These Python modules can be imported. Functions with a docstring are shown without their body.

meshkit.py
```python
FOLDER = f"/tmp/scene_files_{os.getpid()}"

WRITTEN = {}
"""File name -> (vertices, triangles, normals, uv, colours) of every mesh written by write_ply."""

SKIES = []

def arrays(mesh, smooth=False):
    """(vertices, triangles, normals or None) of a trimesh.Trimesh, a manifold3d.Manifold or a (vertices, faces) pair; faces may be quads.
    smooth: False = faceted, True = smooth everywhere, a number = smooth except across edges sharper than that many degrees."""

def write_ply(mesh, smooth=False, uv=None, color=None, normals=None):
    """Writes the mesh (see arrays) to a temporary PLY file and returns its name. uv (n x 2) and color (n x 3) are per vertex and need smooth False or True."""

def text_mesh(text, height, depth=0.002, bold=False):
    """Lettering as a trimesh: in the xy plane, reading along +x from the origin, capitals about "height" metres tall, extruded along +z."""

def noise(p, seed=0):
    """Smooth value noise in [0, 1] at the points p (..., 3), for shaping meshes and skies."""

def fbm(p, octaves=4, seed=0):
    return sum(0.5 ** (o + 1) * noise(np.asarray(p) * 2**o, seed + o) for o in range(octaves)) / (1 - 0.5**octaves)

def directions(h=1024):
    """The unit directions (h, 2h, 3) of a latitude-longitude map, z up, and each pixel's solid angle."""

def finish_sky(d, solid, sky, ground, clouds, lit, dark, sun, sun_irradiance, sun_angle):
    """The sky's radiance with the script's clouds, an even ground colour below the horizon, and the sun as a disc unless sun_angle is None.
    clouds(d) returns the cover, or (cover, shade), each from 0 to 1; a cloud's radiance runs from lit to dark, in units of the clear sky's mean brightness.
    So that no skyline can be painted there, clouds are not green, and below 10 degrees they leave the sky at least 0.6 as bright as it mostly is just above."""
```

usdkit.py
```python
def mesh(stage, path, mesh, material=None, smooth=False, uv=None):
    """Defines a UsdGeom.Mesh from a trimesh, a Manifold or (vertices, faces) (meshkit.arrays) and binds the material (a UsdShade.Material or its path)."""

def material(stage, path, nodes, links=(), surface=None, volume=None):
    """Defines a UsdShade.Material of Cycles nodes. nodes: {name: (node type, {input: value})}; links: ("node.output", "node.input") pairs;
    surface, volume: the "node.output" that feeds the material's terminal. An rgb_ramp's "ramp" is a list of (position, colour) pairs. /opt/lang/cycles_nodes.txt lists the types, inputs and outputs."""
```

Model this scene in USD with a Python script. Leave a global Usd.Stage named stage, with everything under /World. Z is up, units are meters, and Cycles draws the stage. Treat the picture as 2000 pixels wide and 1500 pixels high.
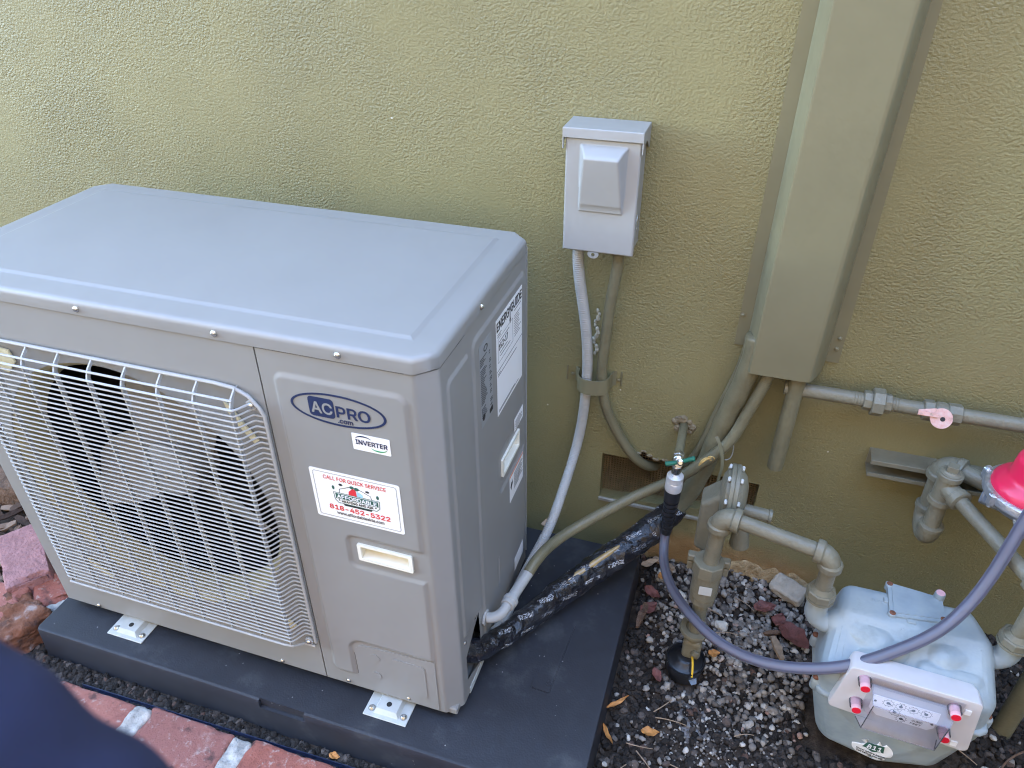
import math, random
import numpy as np, trimesh, manifold3d as m3
from shapely.geometry import Polygon, Point, box as sbox, LineString
from shapely import affinity, union_all
from scipy.interpolate import CubicSpline
from pxr import Usd, UsdGeom, UsdLux, UsdShade, Gf, Sdf, Vt
import usdkit, meshkit

random.seed(7)
RNG = np.random.default_rng(7)
stage = Usd.Stage.CreateInMemory()
UsdGeom.SetStageUpAxis(stage, UsdGeom.Tokens.z)
UsdGeom.SetStageMetersPerUnit(stage, 1.0)
WORLD = UsdGeom.Xform.Define(stage, '/World')
stage.SetDefaultPrim(WORLD.GetPrim())
LOOKS = '/World/Looks'
UsdGeom.Scope.Define(stage, LOOKS)

# ------------------------------------------------------------------ camera, sky, sun, exposure
CAM_POS = (0.3567, -1.3355, 1.3957)
CAM_R, CAM_U, CAM_F = (0.9504, 0.3110, -0.0086), (-0.1681, 0.5365, 0.8270), (-0.2618, 0.7845, -0.5621)
cam = UsdGeom.Camera.Define(stage, '/World/Camera')
mt = Gf.Matrix4d(*CAM_R, 0, *CAM_U, 0, *[-x for x in CAM_F], 0, *CAM_POS, 1)
cam.AddTransformOp().Set(mt.GetOrthonormalized())
cam.CreateHorizontalApertureAttr(36.0)
cam.CreateVerticalApertureAttr(27.0)
cam.CreateFocalLengthAttr(36.0 * 1460.42 / 2000)
cam.CreateFStopAttr(7.2)
cam.CreateFocusDistanceAttr(1.40)
cam.CreateClippingRangeAttr(Gf.Vec2f(0.02, 500))
EXPOSURE = 4.08
cam.CreateExposureAttr(EXPOSURE)
SUN_EL, SUN_AZ = math.radians(38), math.radians(28)      # azimuth from +y towards +x: the sun stands behind the house
sun_to = np.array([math.sin(SUN_AZ) * math.cos(SUN_EL), math.cos(SUN_AZ) * math.cos(SUN_EL), math.sin(SUN_EL)])
sky_mat = usdkit.material(stage, LOOKS + '/sky_material', {
    's': ('sky_texture', {'sky_type': 'single_scattering', 'sun_disc': False, 'sun_elevation': SUN_EL, 'sun_rotation': SUN_AZ, 'altitude': 200.0, 'air_density': 1.0, 'aerosol_density': 1.5, 'ozone_density': 1.0}),
    'b': ('background_shader', {'strength': 0.15})}, [('s.color', 'b.color')], surface='b.background')
dome = UsdLux.DomeLight.Define(stage, '/World/sky')
UsdShade.MaterialBindingAPI.Apply(dome.GetPrim()).Bind(sky_mat)
dome.GetPrim().SetCustomDataByKey('label', 'open daylight sky above the shaded side of the house')
dome.GetPrim().SetCustomDataByKey('category', 'sky')
dome.GetPrim().SetCustomDataByKey('kind', 'structure')
sun = UsdLux.DistantLight.Define(stage, '/World/Sun')
sun.CreateIntensityAttr(0.6); sun.CreateAngleAttr(0.53); sun.CreateNormalizeAttr(True)
sun.CreateColorAttr(Gf.Vec3f(1.0, 0.95, 0.87))
sun.AddRotateZOp().Set(-math.degrees(SUN_AZ)); sun.AddRotateXOp().Set(-(90 - math.degrees(SUN_EL)))

# ------------------------------------------------------------------ materials
def mat(name, color, rough=0.5, var=0.0, vscale=6.0, bump=0.0, bscale=60.0, metallic=0.0, coat=0.0, spec=0.5, color2=None, ramp=None, space='object', extra=None, bdetail=3.0, bdist=0.01, trans=0.0, sss=0.0):
    """One plain procedural material: base colour varied by noise, relief by a bump."""
    pos = 'tc.object' if space == 'object' else 'geo.position'
    n = {'tc': ('texture_coordinate', {}), 'geo': ('geometry', {}),
         'p': ('principled_bsdf', {'roughness': rough, 'metallic': metallic, 'coat_weight': coat, 'specular_ior_level': spec, 'base_color': color, 'transmission_weight': trans, 'subsurface_weight': sss})}
    l = []
    if var or color2 or ramp:
        c2 = color2 or tuple(c * (1 - var) for c in color)
        c1 = color if color2 else tuple(min(1, c * (1 + var)) for c in color)
        n['cn'] = ('noise_texture', {'scale': vscale, 'detail': 6.0, 'roughness': 0.6})
        n['cr'] = ('rgb_ramp', {'ramp': ramp or [(0.3, c1), (0.7, c2)]})
        l += [(pos, 'cn.vector'), ('cn.fac', 'cr.fac'), ('cr.color', 'p.base_color')]
    if bump:
        n['bn'] = ('noise_texture', {'scale': bscale, 'detail': bdetail, 'roughness': 0.55})
        n['b'] = ('bump', {'strength': bump, 'distance': bdist})
        l += [(pos, 'bn.vector'), ('bn.fac', 'b.height'), ('b.normal', 'p.normal')]
    return usdkit.material(stage, f'{LOOKS}/{name}', n, l, surface='p.BSDF')

M = {}
OLIVE = (0.224, 0.199, 0.096)
# stucco: sprayed relief of soft blobs, smoother in patches, a little satin
M['stucco'] = usdkit.material(stage, LOOKS + '/olive_stucco', {
    'geo': ('geometry', {}),
    'mp': ('mapping', {'scale': (1.0, 1.0, 1.25)}),
    'warp': ('noise_texture', {'scale': 30.0, 'detail': 2.0}),
    'n1': ('noise_texture', {'scale': 185.0, 'detail': 2.5, 'roughness': 0.55, 'distortion': 0.25}),
    'n2': ('noise_texture', {'scale': 360.0, 'detail': 2.0, 'roughness': 0.5}),
    'n3': ('noise_texture', {'scale': 7.0, 'detail': 3.0}),
    'v': ('voronoi_texture', {'scale': 170.0, 'feature': 'smooth_f1', 'smoothness': 0.6}),
    'patch': ('noise_texture', {'scale': 3.2, 'detail': 3.0, 'roughness': 0.55}),
    'pr': ('map_range', {'from_min': 0.35, 'from_max': 0.62, 'to_min': 0.25, 'to_max': 1.0, 'clamp': True}),
    'r1': ('rgb_ramp', {'ramp': [(0.36, (0, 0, 0)), (0.66, (1, 1, 1))]}),
    'm1': ('math', {'math_type': 'multiply', 'value2': 0.55}),
    'm2': ('math', {'math_type': 'multiply', 'value2': 0.16}),
    'mv': ('math', {'math_type': 'multiply', 'value2': -0.45}),
    'a1': ('math', {'math_type': 'add'}), 'a2': ('math', {'math_type': 'add'}),
    'hm': ('math', {'math_type': 'multiply'}),
    'm3': ('math', {'math_type': 'multiply', 'value2': 0.7}),
    'a3': ('math', {'math_type': 'add'}),
    'b': ('bump', {'strength': 0.80, 'distance': 0.0028}),
    'cn': ('noise_texture', {'scale': 2.3, 'detail': 5.0, 'roughness': 0.6}),
    'cr': ('rgb_ramp', {'ramp': [(0.3, tuple(c * 0.90 for c in OLIVE)), (0.7, tuple(c * 1.10 for c in OLIVE))]}),
    'sep': ('separate_xyz', {}),
    'ln': ('noise_texture', {'scale': 9.0, 'detail': 5.0}),
    'lm': ('math', {'math_type': 'multiply_add', 'value2': -0.12}),
    'lr': ('map_range', {'from_min': 0.045, 'from_max': 0.0, 'to_min': 0.0, 'to_max': 1.0, 'clamp': True}),
    'xr': ('map_range', {'from_min': 0.18, 'from_max': 0.27, 'clamp': True}),
    'xr2': ('map_range', {'from_min': 0.70, 'from_max': 0.60, 'clamp': True}),
    'xm': ('math', {'math_type': 'multiply'}), 'xm2': ('math', {'math_type': 'multiply'}),
    'rc': ('rgb_ramp', {'ramp': [(0.25, (0.20, 0.115, 0.045)), (0.55, (0.30, 0.19, 0.085)), (0.8, (0.42, 0.33, 0.20))]}),
    'rn': ('noise_texture', {'scale': 22.0, 'detail': 6.0, 'roughness': 0.65}),
    'mix': ('mix', {}),
    # small paint chips
    'cv': ('voronoi_texture', {'scale': 9.0}),
    'cc': ('math', {'math_type': 'less_than', 'value2': 0.018}),
    'mixc': ('mix', {'color2': (0.5, 0.47, 0.38)}),
    'p': ('principled_bsdf', {'roughness': 0.40, 'specular_ior_level': 0.5}),
}, [('geo.position', 'mp.vector'), ('mp.vector', 'n1.vector'), ('mp.vector', 'n2.vector'), ('mp.vector', 'n3.vector'), ('mp.vector', 'v.vector'), ('geo.position', 'patch.vector'),
    ('patch.fac', 'pr.value'), ('n1.fac', 'r1.fac'), ('r1.color', 'm1.value1'), ('n2.fac', 'm2.value1'), ('v.distance', 'mv.value1'),
    ('m1.value', 'a1.value1'), ('m2.value', 'a1.value2'), ('a1.value', 'a2.value1'), ('mv.value', 'a2.value2'), ('a2.value', 'hm.value1'), ('pr.result', 'hm.value2'),
    ('n3.fac', 'm3.value1'), ('hm.value', 'a3.value1'), ('m3.value', 'a3.value2'), ('a3.value', 'b.height'), ('b.normal', 'p.normal'),
    ('geo.position', 'cn.vector'), ('cn.fac', 'cr.fac'),
    ('geo.position', 'sep.vector'), ('geo.position', 'ln.vector'), ('ln.fac', 'lm.value1'), ('sep.z', 'lm.value3'), ('lm.value', 'lr.value'),
    ('sep.x', 'xr.value'), ('sep.x', 'xr2.value'), ('xr.result', 'xm.value1'), ('xr2.result', 'xm.value2'), ('xm.value', 'xm2.value1'), ('lr.result', 'xm2.value2'),
    ('geo.position', 'rn.vector'), ('rn.fac', 'rc.fac'), ('cr.color', 'mix.color1'), ('rc.color', 'mix.color2'), ('xm2.value', 'mix.fac'),
    ('geo.position', 'cv.vector'), ('cv.distance', 'cc.value1'), ('cc.value', 'mixc.fac'), ('mix.color', 'mixc.color1'), ('mixc.color', 'p.base_color')], surface='p.BSDF')
M['olive'] = mat('olive_paint', (0.178, 0.158, 0.090), 0.40, var=0.06, vscale=9, bump=0.035, bscale=55, space='w')
M['olive_pipe'] = mat('olive_pipe_paint', (0.158, 0.141, 0.082), 0.42, var=0.14, vscale=24, bump=0.15, bscale=160, space='w')
M['grey_pipe'] = mat('grey_pipe_paint', (0.176, 0.164, 0.116), 0.42, var=0.12, vscale=26, bump=0.18, bscale=150, space='w')
M['unit'] = mat('unit_grey_paint', (0.245, 0.240, 0.226), 0.38, var=0.035, vscale=5, bump=0.012, bscale=420, space='w', bdist=0.002)
M['unit_top'] = mat('unit_top_paint', (0.245, 0.240, 0.226), 0.38, var=0.035, vscale=5, bump=0.012, bscale=420, space='w', bdist=0.002)
M['grille'] = mat('grille_plastic', (0.40, 0.40, 0.39), 0.42, var=0.04, vscale=30, space='w')
M['fan'] = mat('fan_plastic', (0.27, 0.27, 0.265), 0.5, var=0.1, vscale=14, space='w')
M['shroud'] = mat('shroud_plastic', (0.36, 0.32, 0.19), 0.5, var=0.1, vscale=8, space='w')
M['cavity'] = mat('dark_cavity', (0.012, 0.012, 0.013), 0.8)
M['coil'] = mat('coil_fins', (0.012, 0.012, 0.013), 0.5)
M['cream'] = mat('cream_foam', (0.60, 0.53, 0.33), 0.7, var=0.1, vscale=40)
M['handle'] = mat('white_handle_plastic', (0.78, 0.76, 0.66), 0.35)
M['steel'] = mat('screw_steel', (0.62, 0.62, 0.60), 0.22, metallic=1.0, bump=0.1, bscale=300)
M['zinc'] = mat('galvanised_zinc', (0.55, 0.56, 0.55), 0.38, metallic=0.85, var=0.12, vscale=40, space='w')
M['bracket'] = mat('bracket_paint', (0.50, 0.52, 0.50), 0.4, var=0.08, vscale=30, space='w')
M['alu'] = mat('bright_aluminium', (0.86, 0.86, 0.86), 0.36, metallic=0.55, bump=0.15, bscale=120)
M['chrome'] = mat('chrome', (0.75, 0.76, 0.76), 0.15, metallic=1.0)
M['green'] = mat('green_enamel', (0.015, 0.14, 0.09), 0.35)
M['rubber'] = mat('black_rubber', (0.016, 0.017, 0.021), 0.5, var=0.2, vscale=30, bump=0.05, bscale=200)
M['boot'] = mat('black_boot_plastic', (0.014, 0.015, 0.018), 0.30, var=0.5, vscale=24, bump=0.08, bscale=90, space='w')
M['yellow'] = mat('yellow_wire', (0.75, 0.48, 0.03), 0.4)
M['box_grey'] = mat('box_grey_enamel', (0.315, 0.31, 0.295), 0.32, var=0.03, vscale=14, bump=0.03, bscale=300, space='w', bdist=0.002)
M['conduit'] = mat('grey_conduit_pvc', (0.38, 0.38, 0.365), 0.42, var=0.08, vscale=30, space='w')
M['meter'] = usdkit.material(stage, LOOKS + '/meter_paint', {
    'geo': ('geometry', {}), 'n': ('noise_texture', {'scale': 11.0, 'detail': 6.0, 'roughness': 0.6}), 'r': ('rgb_ramp', {'ramp': [(0.27, (0.20, 0.25, 0.275)), (0.45, (0.275, 0.325, 0.345)), (0.60, (0.32, 0.36, 0.36)), (0.75, (0.22, 0.25, 0.24))]}),
    'd': ('noise_texture', {'scale': 75.0, 'detail': 5.0, 'roughness': 0.7}), 'dr': ('rgb_ramp', {'ramp': [(0.66, (0, 0, 0)), (0.74, (1, 1, 1))]}), 'd2': ('noise_texture', {'scale': 5.0, 'detail': 3.0}), 'dg': ('rgb_ramp', {'ramp': [(0.46, (0, 0, 0)), (0.60, (0.8, 0.8, 0.8))]}), 'dm': ('math', {'math_type': 'multiply'}),
    'mix': ('mix', {'color2': (0.17, 0.18, 0.18)}), 'bn': ('noise_texture', {'scale': 60.0, 'detail': 4.0}), 'b': ('bump', {'strength': 0.18, 'distance': 0.006}), 'p': ('principled_bsdf', {'roughness': 0.42})},
    [('geo.position', 'n.vector'), ('n.fac', 'r.fac'), ('geo.position', 'd.vector'), ('d.fac', 'dr.fac'), ('geo.position', 'd2.vector'), ('d2.fac', 'dg.fac'), ('dr.color', 'dm.value1'), ('dg.color', 'dm.value2'), ('dm.value', 'mix.fac'), ('r.color', 'mix.color1'), ('mix.color', 'p.base_color'), ('geo.position', 'bn.vector'), ('bn.fac', 'b.height'), ('b.normal', 'p.normal')], surface='p.BSDF')
M['index_white'] = mat('index_white_plastic', (0.56, 0.53, 0.52), 0.30, var=0.05, vscale=20, sss=0.05, space='w')
M['red'] = mat('red_plug', (0.70, 0.012, 0.035), 0.3)
M['red_clear'] = mat('pink_plug_sleeve', (0.72, 0.42, 0.44), 0.2)
M['red_cap'] = mat('red_plastic_cap', (0.76, 0.022, 0.085), 0.28, coat=0.3, sss=0.12)
M['regulator'] = mat('regulator_cast', (0.22, 0.26, 0.32), 0.38, var=0.12, vscale=40, bump=0.12, bscale=180, metallic=0.25, space='w')
M['ring'] = mat('cast_aluminium', (0.58, 0.60, 0.62), 0.34, metallic=0.9, bump=0.3, bscale=160, var=0.1, vscale=60, space='w')
M['pale_red'] = mat('worn_red_lever', (0.62, 0.30, 0.27), 0.4, ramp=[(0.35, (0.62, 0.46, 0.43)), (0.58, (0.60, 0.34, 0.30)), (0.72, (0.25, 0.22, 0.18))], vscale=90, space='w')
M['rust'] = mat('rusty_screw', (0.16, 0.06, 0.03), 0.7, var=0.4, vscale=200)
M['dark_slot'] = mat('dark_slot', (0.02, 0.02, 0.02), 0.7)
M['white_print'] = mat('white_sticker', (0.82, 0.82, 0.82), 0.35)
M['plate_grey'] = mat('grey_plate_print', (0.27, 0.28, 0.285), 0.4)
M['navy_print'] = mat('navy_print', (0.006, 0.016, 0.060), 0.5)
M['black_print'] = mat('black_print', (0.02, 0.02, 0.02), 0.5)
M['grey_print'] = mat('grey_print', (0.12, 0.12, 0.12), 0.5)
M['red_print'] = mat('red_print', (0.62, 0.03, 0.04), 0.5)
M['green_print'] = mat('green_print', (0.03, 0.10, 0.07), 0.5)
M['leafgreen_print'] = mat('bright_green_print', (0.02, 0.28, 0.10), 0.5)
M['blue_print'] = mat('light_blue_print', (0.35, 0.60, 0.80), 0.5)
M['orange_print'] = mat('orange_print', (0.65, 0.18, 0.05), 0.5)
M['wire_brown'] = mat('screen_wire', (0.20, 0.135, 0.065), 0.6, var=0.5, vscale=40, metallic=0.0, space='w')
M['sill'] = mat('vent_sill', (0.30, 0.29, 0.25), 0.6, var=0.2, vscale=40, bump=0.3, bscale=150, space='w')
M['rough_edge'] = mat('broken_plaster', (0.24, 0.20, 0.13), 0.9, var=0.3, vscale=60, bump=0.8, bscale=120, space='w')
M['navy_cloth'] = mat('navy_cloth', (0.0045, 0.007, 0.022), 0.9, var=0.25, vscale=30, bump=0.3, bscale=900, spec=0.2)
M['bark'] = mat('bark_chip', (0.14, 0.085, 0.055), 0.85, var=0.45, vscale=60, bump=0.6, bscale=180)
M['twig'] = mat('dry_twig', (0.30, 0.22, 0.15), 0.8, var=0.3, vscale=80)
M['leaf_red'] = mat('red_brown_leaf', (0.16, 0.055, 0.045), 0.55, var=0.4, vscale=60, bump=0.3, bscale=200)
M['leaf_orange'] = mat('orange_leaf', (0.50, 0.22, 0.06), 0.6, var=0.35, vscale=70, bump=0.3, bscale=200)
M['leaf_tan'] = mat('tan_leaf', (0.42, 0.30, 0.20), 0.65, var=0.3, vscale=60, bump=0.3, bscale=200)
M['slab'] = mat('grey_stone', (0.42, 0.37, 0.30), 0.85, var=0.2, vscale=30, bump=0.6, bscale=90)
M['footing'] = mat('footing_render', (0.40, 0.30, 0.17), 0.95, ramp=[(0.3, (0.26, 0.17, 0.08)), (0.55, (0.42, 0.31, 0.17)), (0.75, (0.55, 0.46, 0.32))], vscale=45, bump=0.9, bscale=140, space='w')
M['tape_mark'] = mat('brown_tape_glue', (0.36, 0.25, 0.10), 0.3, var=0.3, vscale=50, coat=0.5)
M['edging'] = mat('blue_black_edging', (0.014, 0.022, 0.055), 0.35)
M['concrete'] = mat('path_concrete', (0.085, 0.078, 0.070), 0.85, var=0.12, vscale=3, bump=0.3, bscale=80, space='w')
M['mortar'] = mat('mortar', (0.40, 0.39, 0.365), 0.92, var=0.45, vscale=45, bump=0.9, bscale=70, space='w', bdetail=6)
for k, (a, b, c) in enumerate([((0.33, 0.115, 0.085), (0.19, 0.065, 0.05), (0.44, 0.24, 0.19)), ((0.35, 0.14, 0.11), (0.24, 0.085, 0.07), (0.46, 0.31, 0.26)), ((0.29, 0.12, 0.10), (0.18, 0.075, 0.06), (0.40, 0.26, 0.23))]):
    M[f'brick{k}'] = usdkit.material(stage, f'{LOOKS}/red_brick_{"abc"[k]}', {
        'geo': ('geometry', {}), 'n': ('noise_texture', {'scale': 21.0, 'detail': 8.0, 'roughness': 0.68}), 'r': ('rgb_ramp', {'ramp': [(0.30, b), (0.46, a), (0.60, a), (0.74, c)]}),
        'f': ('noise_texture', {'scale': 70.0, 'detail': 6.0, 'roughness': 0.7}), 'fr': ('rgb_ramp', {'ramp': [(0.57, (0, 0, 0)), (0.72, (0.85, 0.85, 0.85))]}), 'd': ('noise_texture', {'scale': 38.0, 'detail': 5.0}), 'dr': ('rgb_ramp', {'ramp': [(0.28, (0.8, 0.8, 0.8)), (0.40, (0, 0, 0))]}),
        'm1': ('mix', {'color2': (0.52, 0.46, 0.42)}), 'm2': ('mix', {'color2': (0.055, 0.035, 0.035)}), 'b': ('bump', {'strength': 0.9, 'distance': 0.008}), 'p': ('principled_bsdf', {'roughness': 0.9})},
        [('geo.position', 'n.vector'), ('n.fac', 'r.fac'), ('geo.position', 'f.vector'), ('f.fac', 'fr.fac'), ('geo.position', 'd.vector'), ('d.fac', 'dr.fac'), ('r.color', 'm1.color1'), ('fr.color', 'm1.fac'), ('m1.color', 'm2.color1'), ('dr.color', 'm2.fac'), ('m2.color', 'p.base_color'), ('f.fac', 'b.height'), ('b.normal', 'p.normal')], surface='p.BSDF')
M['brick_broken'] = mat('broken_brick', (0.30, 0.12, 0.06), 0.95, ramp=[(0.28, (0.05, 0.03, 0.028)), (0.45, (0.16, 0.065, 0.035)), (0.58, (0.20, 0.085, 0.05)), (0.72, (0.33, 0.27, 0.25))], vscale=26, bump=1.0, bscale=60, space='w', bdetail=7)
M['brick_old'] = mat('weathered_brick', (0.33, 0.17, 0.17), 0.9, var=0.22, vscale=35, bump=0.6, bscale=110, space='w')

M['neighbour'] = mat('warm_beige_render', (0.090, 0.069, 0.043), 0.9, var=0.08, vscale=2, space='w')
NW_H = 4.6

# equipment pad: slate plastic, fine grain, dusty scuffs
M['pad'] = usdkit.material(stage, LOOKS + '/pad_plastic', {
    'geo': ('geometry', {}), 'n': ('noise_texture', {'scale': 8.0, 'detail': 8.0, 'roughness': 0.7}), 'r': ('rgb_ramp', {'ramp': [(0.35, (0.014, 0.015, 0.020)), (0.55, (0.020, 0.022, 0.029)), (0.66, (0.042, 0.045, 0.050)), (0.78, (0.10, 0.10, 0.10))]}),
    'f': ('noise_texture', {'scale': 260.0, 'detail': 2.0}), 's': ('voronoi_texture', {'scale': 55.0}), 'sl': ('math', {'math_type': 'less_than', 'value2': 0.07}),
    'sn': ('noise_texture', {'scale': 14.0, 'detail': 2.0}), 'sg': ('math', {'math_type': 'greater_than', 'value2': 0.55}), 'sm': ('math', {'math_type': 'multiply'}),
    'mix': ('mix', {'color2': (0.26, 0.25, 0.24)}), 'b': ('bump', {'strength': 0.13, 'distance': 0.003}), 'p': ('principled_bsdf', {'roughness': 0.55})},
    [('geo.position', 'n.vector'), ('n.fac', 'r.fac'), ('geo.position', 'f.vector'), ('f.fac', 'b.height'), ('b.normal', 'p.normal'), ('geo.position', 's.vector'), ('s.distance', 'sl.value1'),
     ('geo.position', 'sn.vector'), ('sn.fac', 'sg.value1'), ('sg.value', 'sm.value1'), ('sl.value', 'sm.value2'), ('sm.value', 'mix.fac'), ('r.color', 'mix.color1'), ('mix.color', 'p.base_color')], surface='p.BSDF')
# soil: dark earth with pale ash-like patches
M['soil'] = usdkit.material(stage, LOOKS + '/soil', {
    'geo': ('geometry', {}), 'n': ('noise_texture', {'scale': 40.0, 'detail': 8.0, 'roughness': 0.7}), 'r': ('rgb_ramp', {'ramp': [(0.3, (0.020, 0.015, 0.012)), (0.55, (0.060, 0.045, 0.034)), (0.75, (0.13, 0.098, 0.075))]}),
    'n2': ('noise_texture', {'scale': 9.0, 'detail': 7.0, 'roughness': 0.65}), 'r2': ('rgb_ramp', {'ramp': [(0.52, (0, 0, 0)), (0.64, (1, 1, 1))]}),
    'dist': ('vector_math', {'math_type': 'distance', 'vector2': (0.44, -0.47, 0.0)}), 'dr': ('map_range', {'from_min': 0.17, 'from_max': 0.04, 'clamp': True}), 'dm': ('math', {'math_type': 'multiply'}),
    'mix': ('mix', {'color2': (0.36, 0.33, 0.32)}), 'b': ('bump', {'strength': 0.9, 'distance': 0.01}), 'p': ('principled_bsdf', {'roughness': 0.95, 'specular_ior_level': 0.2})},
    [('geo.position', 'n.vector'), ('n.fac', 'r.fac'), ('geo.position', 'n2.vector'), ('n2.fac', 'r2.fac'), ('geo.position', 'dist.vector1'), ('dist.value', 'dr.value'), ('dr.result', 'dm.value1'), ('r2.color', 'dm.value2'),
     ('dm.value', 'mix.fac'), ('r.color', 'mix.color1'), ('mix.color', 'p.base_color'), ('n.fac', 'b.height'), ('b.normal', 'p.normal')], surface='p.BSDF')
def stone_mat(name, stops, rough=0.85):
    return usdkit.material(stage, f'{LOOKS}/{name}', {'g': ('geometry', {}), 'uv': ('uvmap', {'attribute': 'st'}), 'us': ('separate_xyz', {}), 'r': ('rgb_ramp', {'ramp': stops}), 'n': ('noise_texture', {'scale': 160.0, 'detail': 4.0}), 'm': ('mix', {'mix_type': 'multiply', 'fac': 0.7}), 'nr': ('rgb_ramp', {'ramp': [(0.3, (0.80, 0.79, 0.77)), (0.7, (1, 1, 1))]}),
        'b': ('bump', {'strength': 0.6, 'distance': 0.004}), 'p': ('principled_bsdf', {'roughness': rough, 'specular_ior_level': 0.3})},
        [('uv.UV', 'us.vector'), ('us.x', 'r.fac'), ('g.position', 'n.vector'), ('n.fac', 'nr.fac'), ('r.color', 'm.color1'), ('nr.color', 'm.color2'), ('m.color', 'p.base_color'), ('n.fac', 'b.height'), ('b.normal', 'p.normal')], surface='p.BSDF')
M['lava'] = stone_mat('lava_gravel', [(0.0, (0.017, 0.014, 0.012)), (0.5, (0.029, 0.024, 0.021)), (0.82, (0.055, 0.045, 0.039)), (0.95, (0.12, 0.10, 0.088)), (1.0, (0.10, 0.055, 0.04))])
M['pale'] = stone_mat('pale_gravel', [(0.0, (0.10, 0.085, 0.075)), (0.35, (0.19, 0.17, 0.15)), (0.60, (0.27, 0.245, 0.22)), (0.85, (0.42, 0.39, 0.35)), (0.96, (0.60, 0.57, 0.52)), (1.0, (0.32, 0.18, 0.13))])
M['chips'] = stone_mat('wood_chips', [(0.0, (0.05, 0.03, 0.022)), (0.5, (0.13, 0.085, 0.06)), (0.8, (0.22, 0.15, 0.11)), (1.0, (0.33, 0.25, 0.19))])
# shiny black tape with white print running along the wrap (st: x around, y along)
M['tape'] = usdkit.material(stage, LOOKS + '/black_wrap', {
    'uv': ('uvmap', {'attribute': 'st'}), 'mp': ('mapping', {'scale': (5.0, 26.0, 1.0), 'rotation': (0, 0, 0.25)}),
    'bk': ('brick_texture', {'color1': (1, 1, 1), 'color2': (0, 0, 0), 'mortar': (0, 0, 0), 'scale': 1.0, 'mortar_size': 0.30, 'brick_width': 0.9, 'row_height': 1.6, 'bias': -0.1}),
    'mp2': ('mapping', {'scale': (90.0, 160.0, 1.0), 'rotation': (0, 0, 0.25)}), 'lt': ('noise_texture', {'scale': 1.0, 'detail': 1.0}), 'lg': ('math', {'math_type': 'greater_than', 'value2': 0.52}),
    'mm': ('math', {'math_type': 'multiply'}), 'geo': ('geometry', {}), 'zn': ('noise_texture', {'scale': 14.0, 'detail': 2.0}), 'zg': ('math', {'math_type': 'greater_than', 'value2': 0.44}), 'mm2': ('math', {'math_type': 'multiply'}),
    'mix': ('mix', {'color1': (0.009, 0.009, 0.012), 'color2': (0.55, 0.56, 0.58)}),
    'mp3': ('mapping', {'scale': (6.0, 30.0, 1.0), 'rotation': (0, 0, 0.5)}), 'wn': ('noise_texture', {'scale': 1.0, 'detail': 4.0, 'roughness': 0.6, 'distortion': 1.2}), 'b': ('bump', {'strength': 1.0, 'distance': 0.02}),
    'p': ('principled_bsdf', {'roughness': 0.14, 'coat_weight': 0.4})},
    [('uv.UV', 'mp.vector'), ('mp.vector', 'bk.vector'), ('uv.UV', 'mp2.vector'), ('mp2.vector', 'lt.vector'), ('lt.fac', 'lg.value1'), ('bk.color', 'mm.value1'), ('lg.value', 'mm.value2'), ('geo.position', 'zn.vector'), ('zn.fac', 'zg.value1'),
     ('mm.value', 'mm2.value1'), ('zg.value', 'mm2.value2'), ('mm2.value', 'mix.fac'), ('mix.color', 'p.base_color'), ('uv.UV', 'mp3.vector'), ('mp3.vector', 'wn.vector'), ('wn.fac', 'b.height'), ('b.normal', 'p.normal')], surface='p.BSDF')
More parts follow.
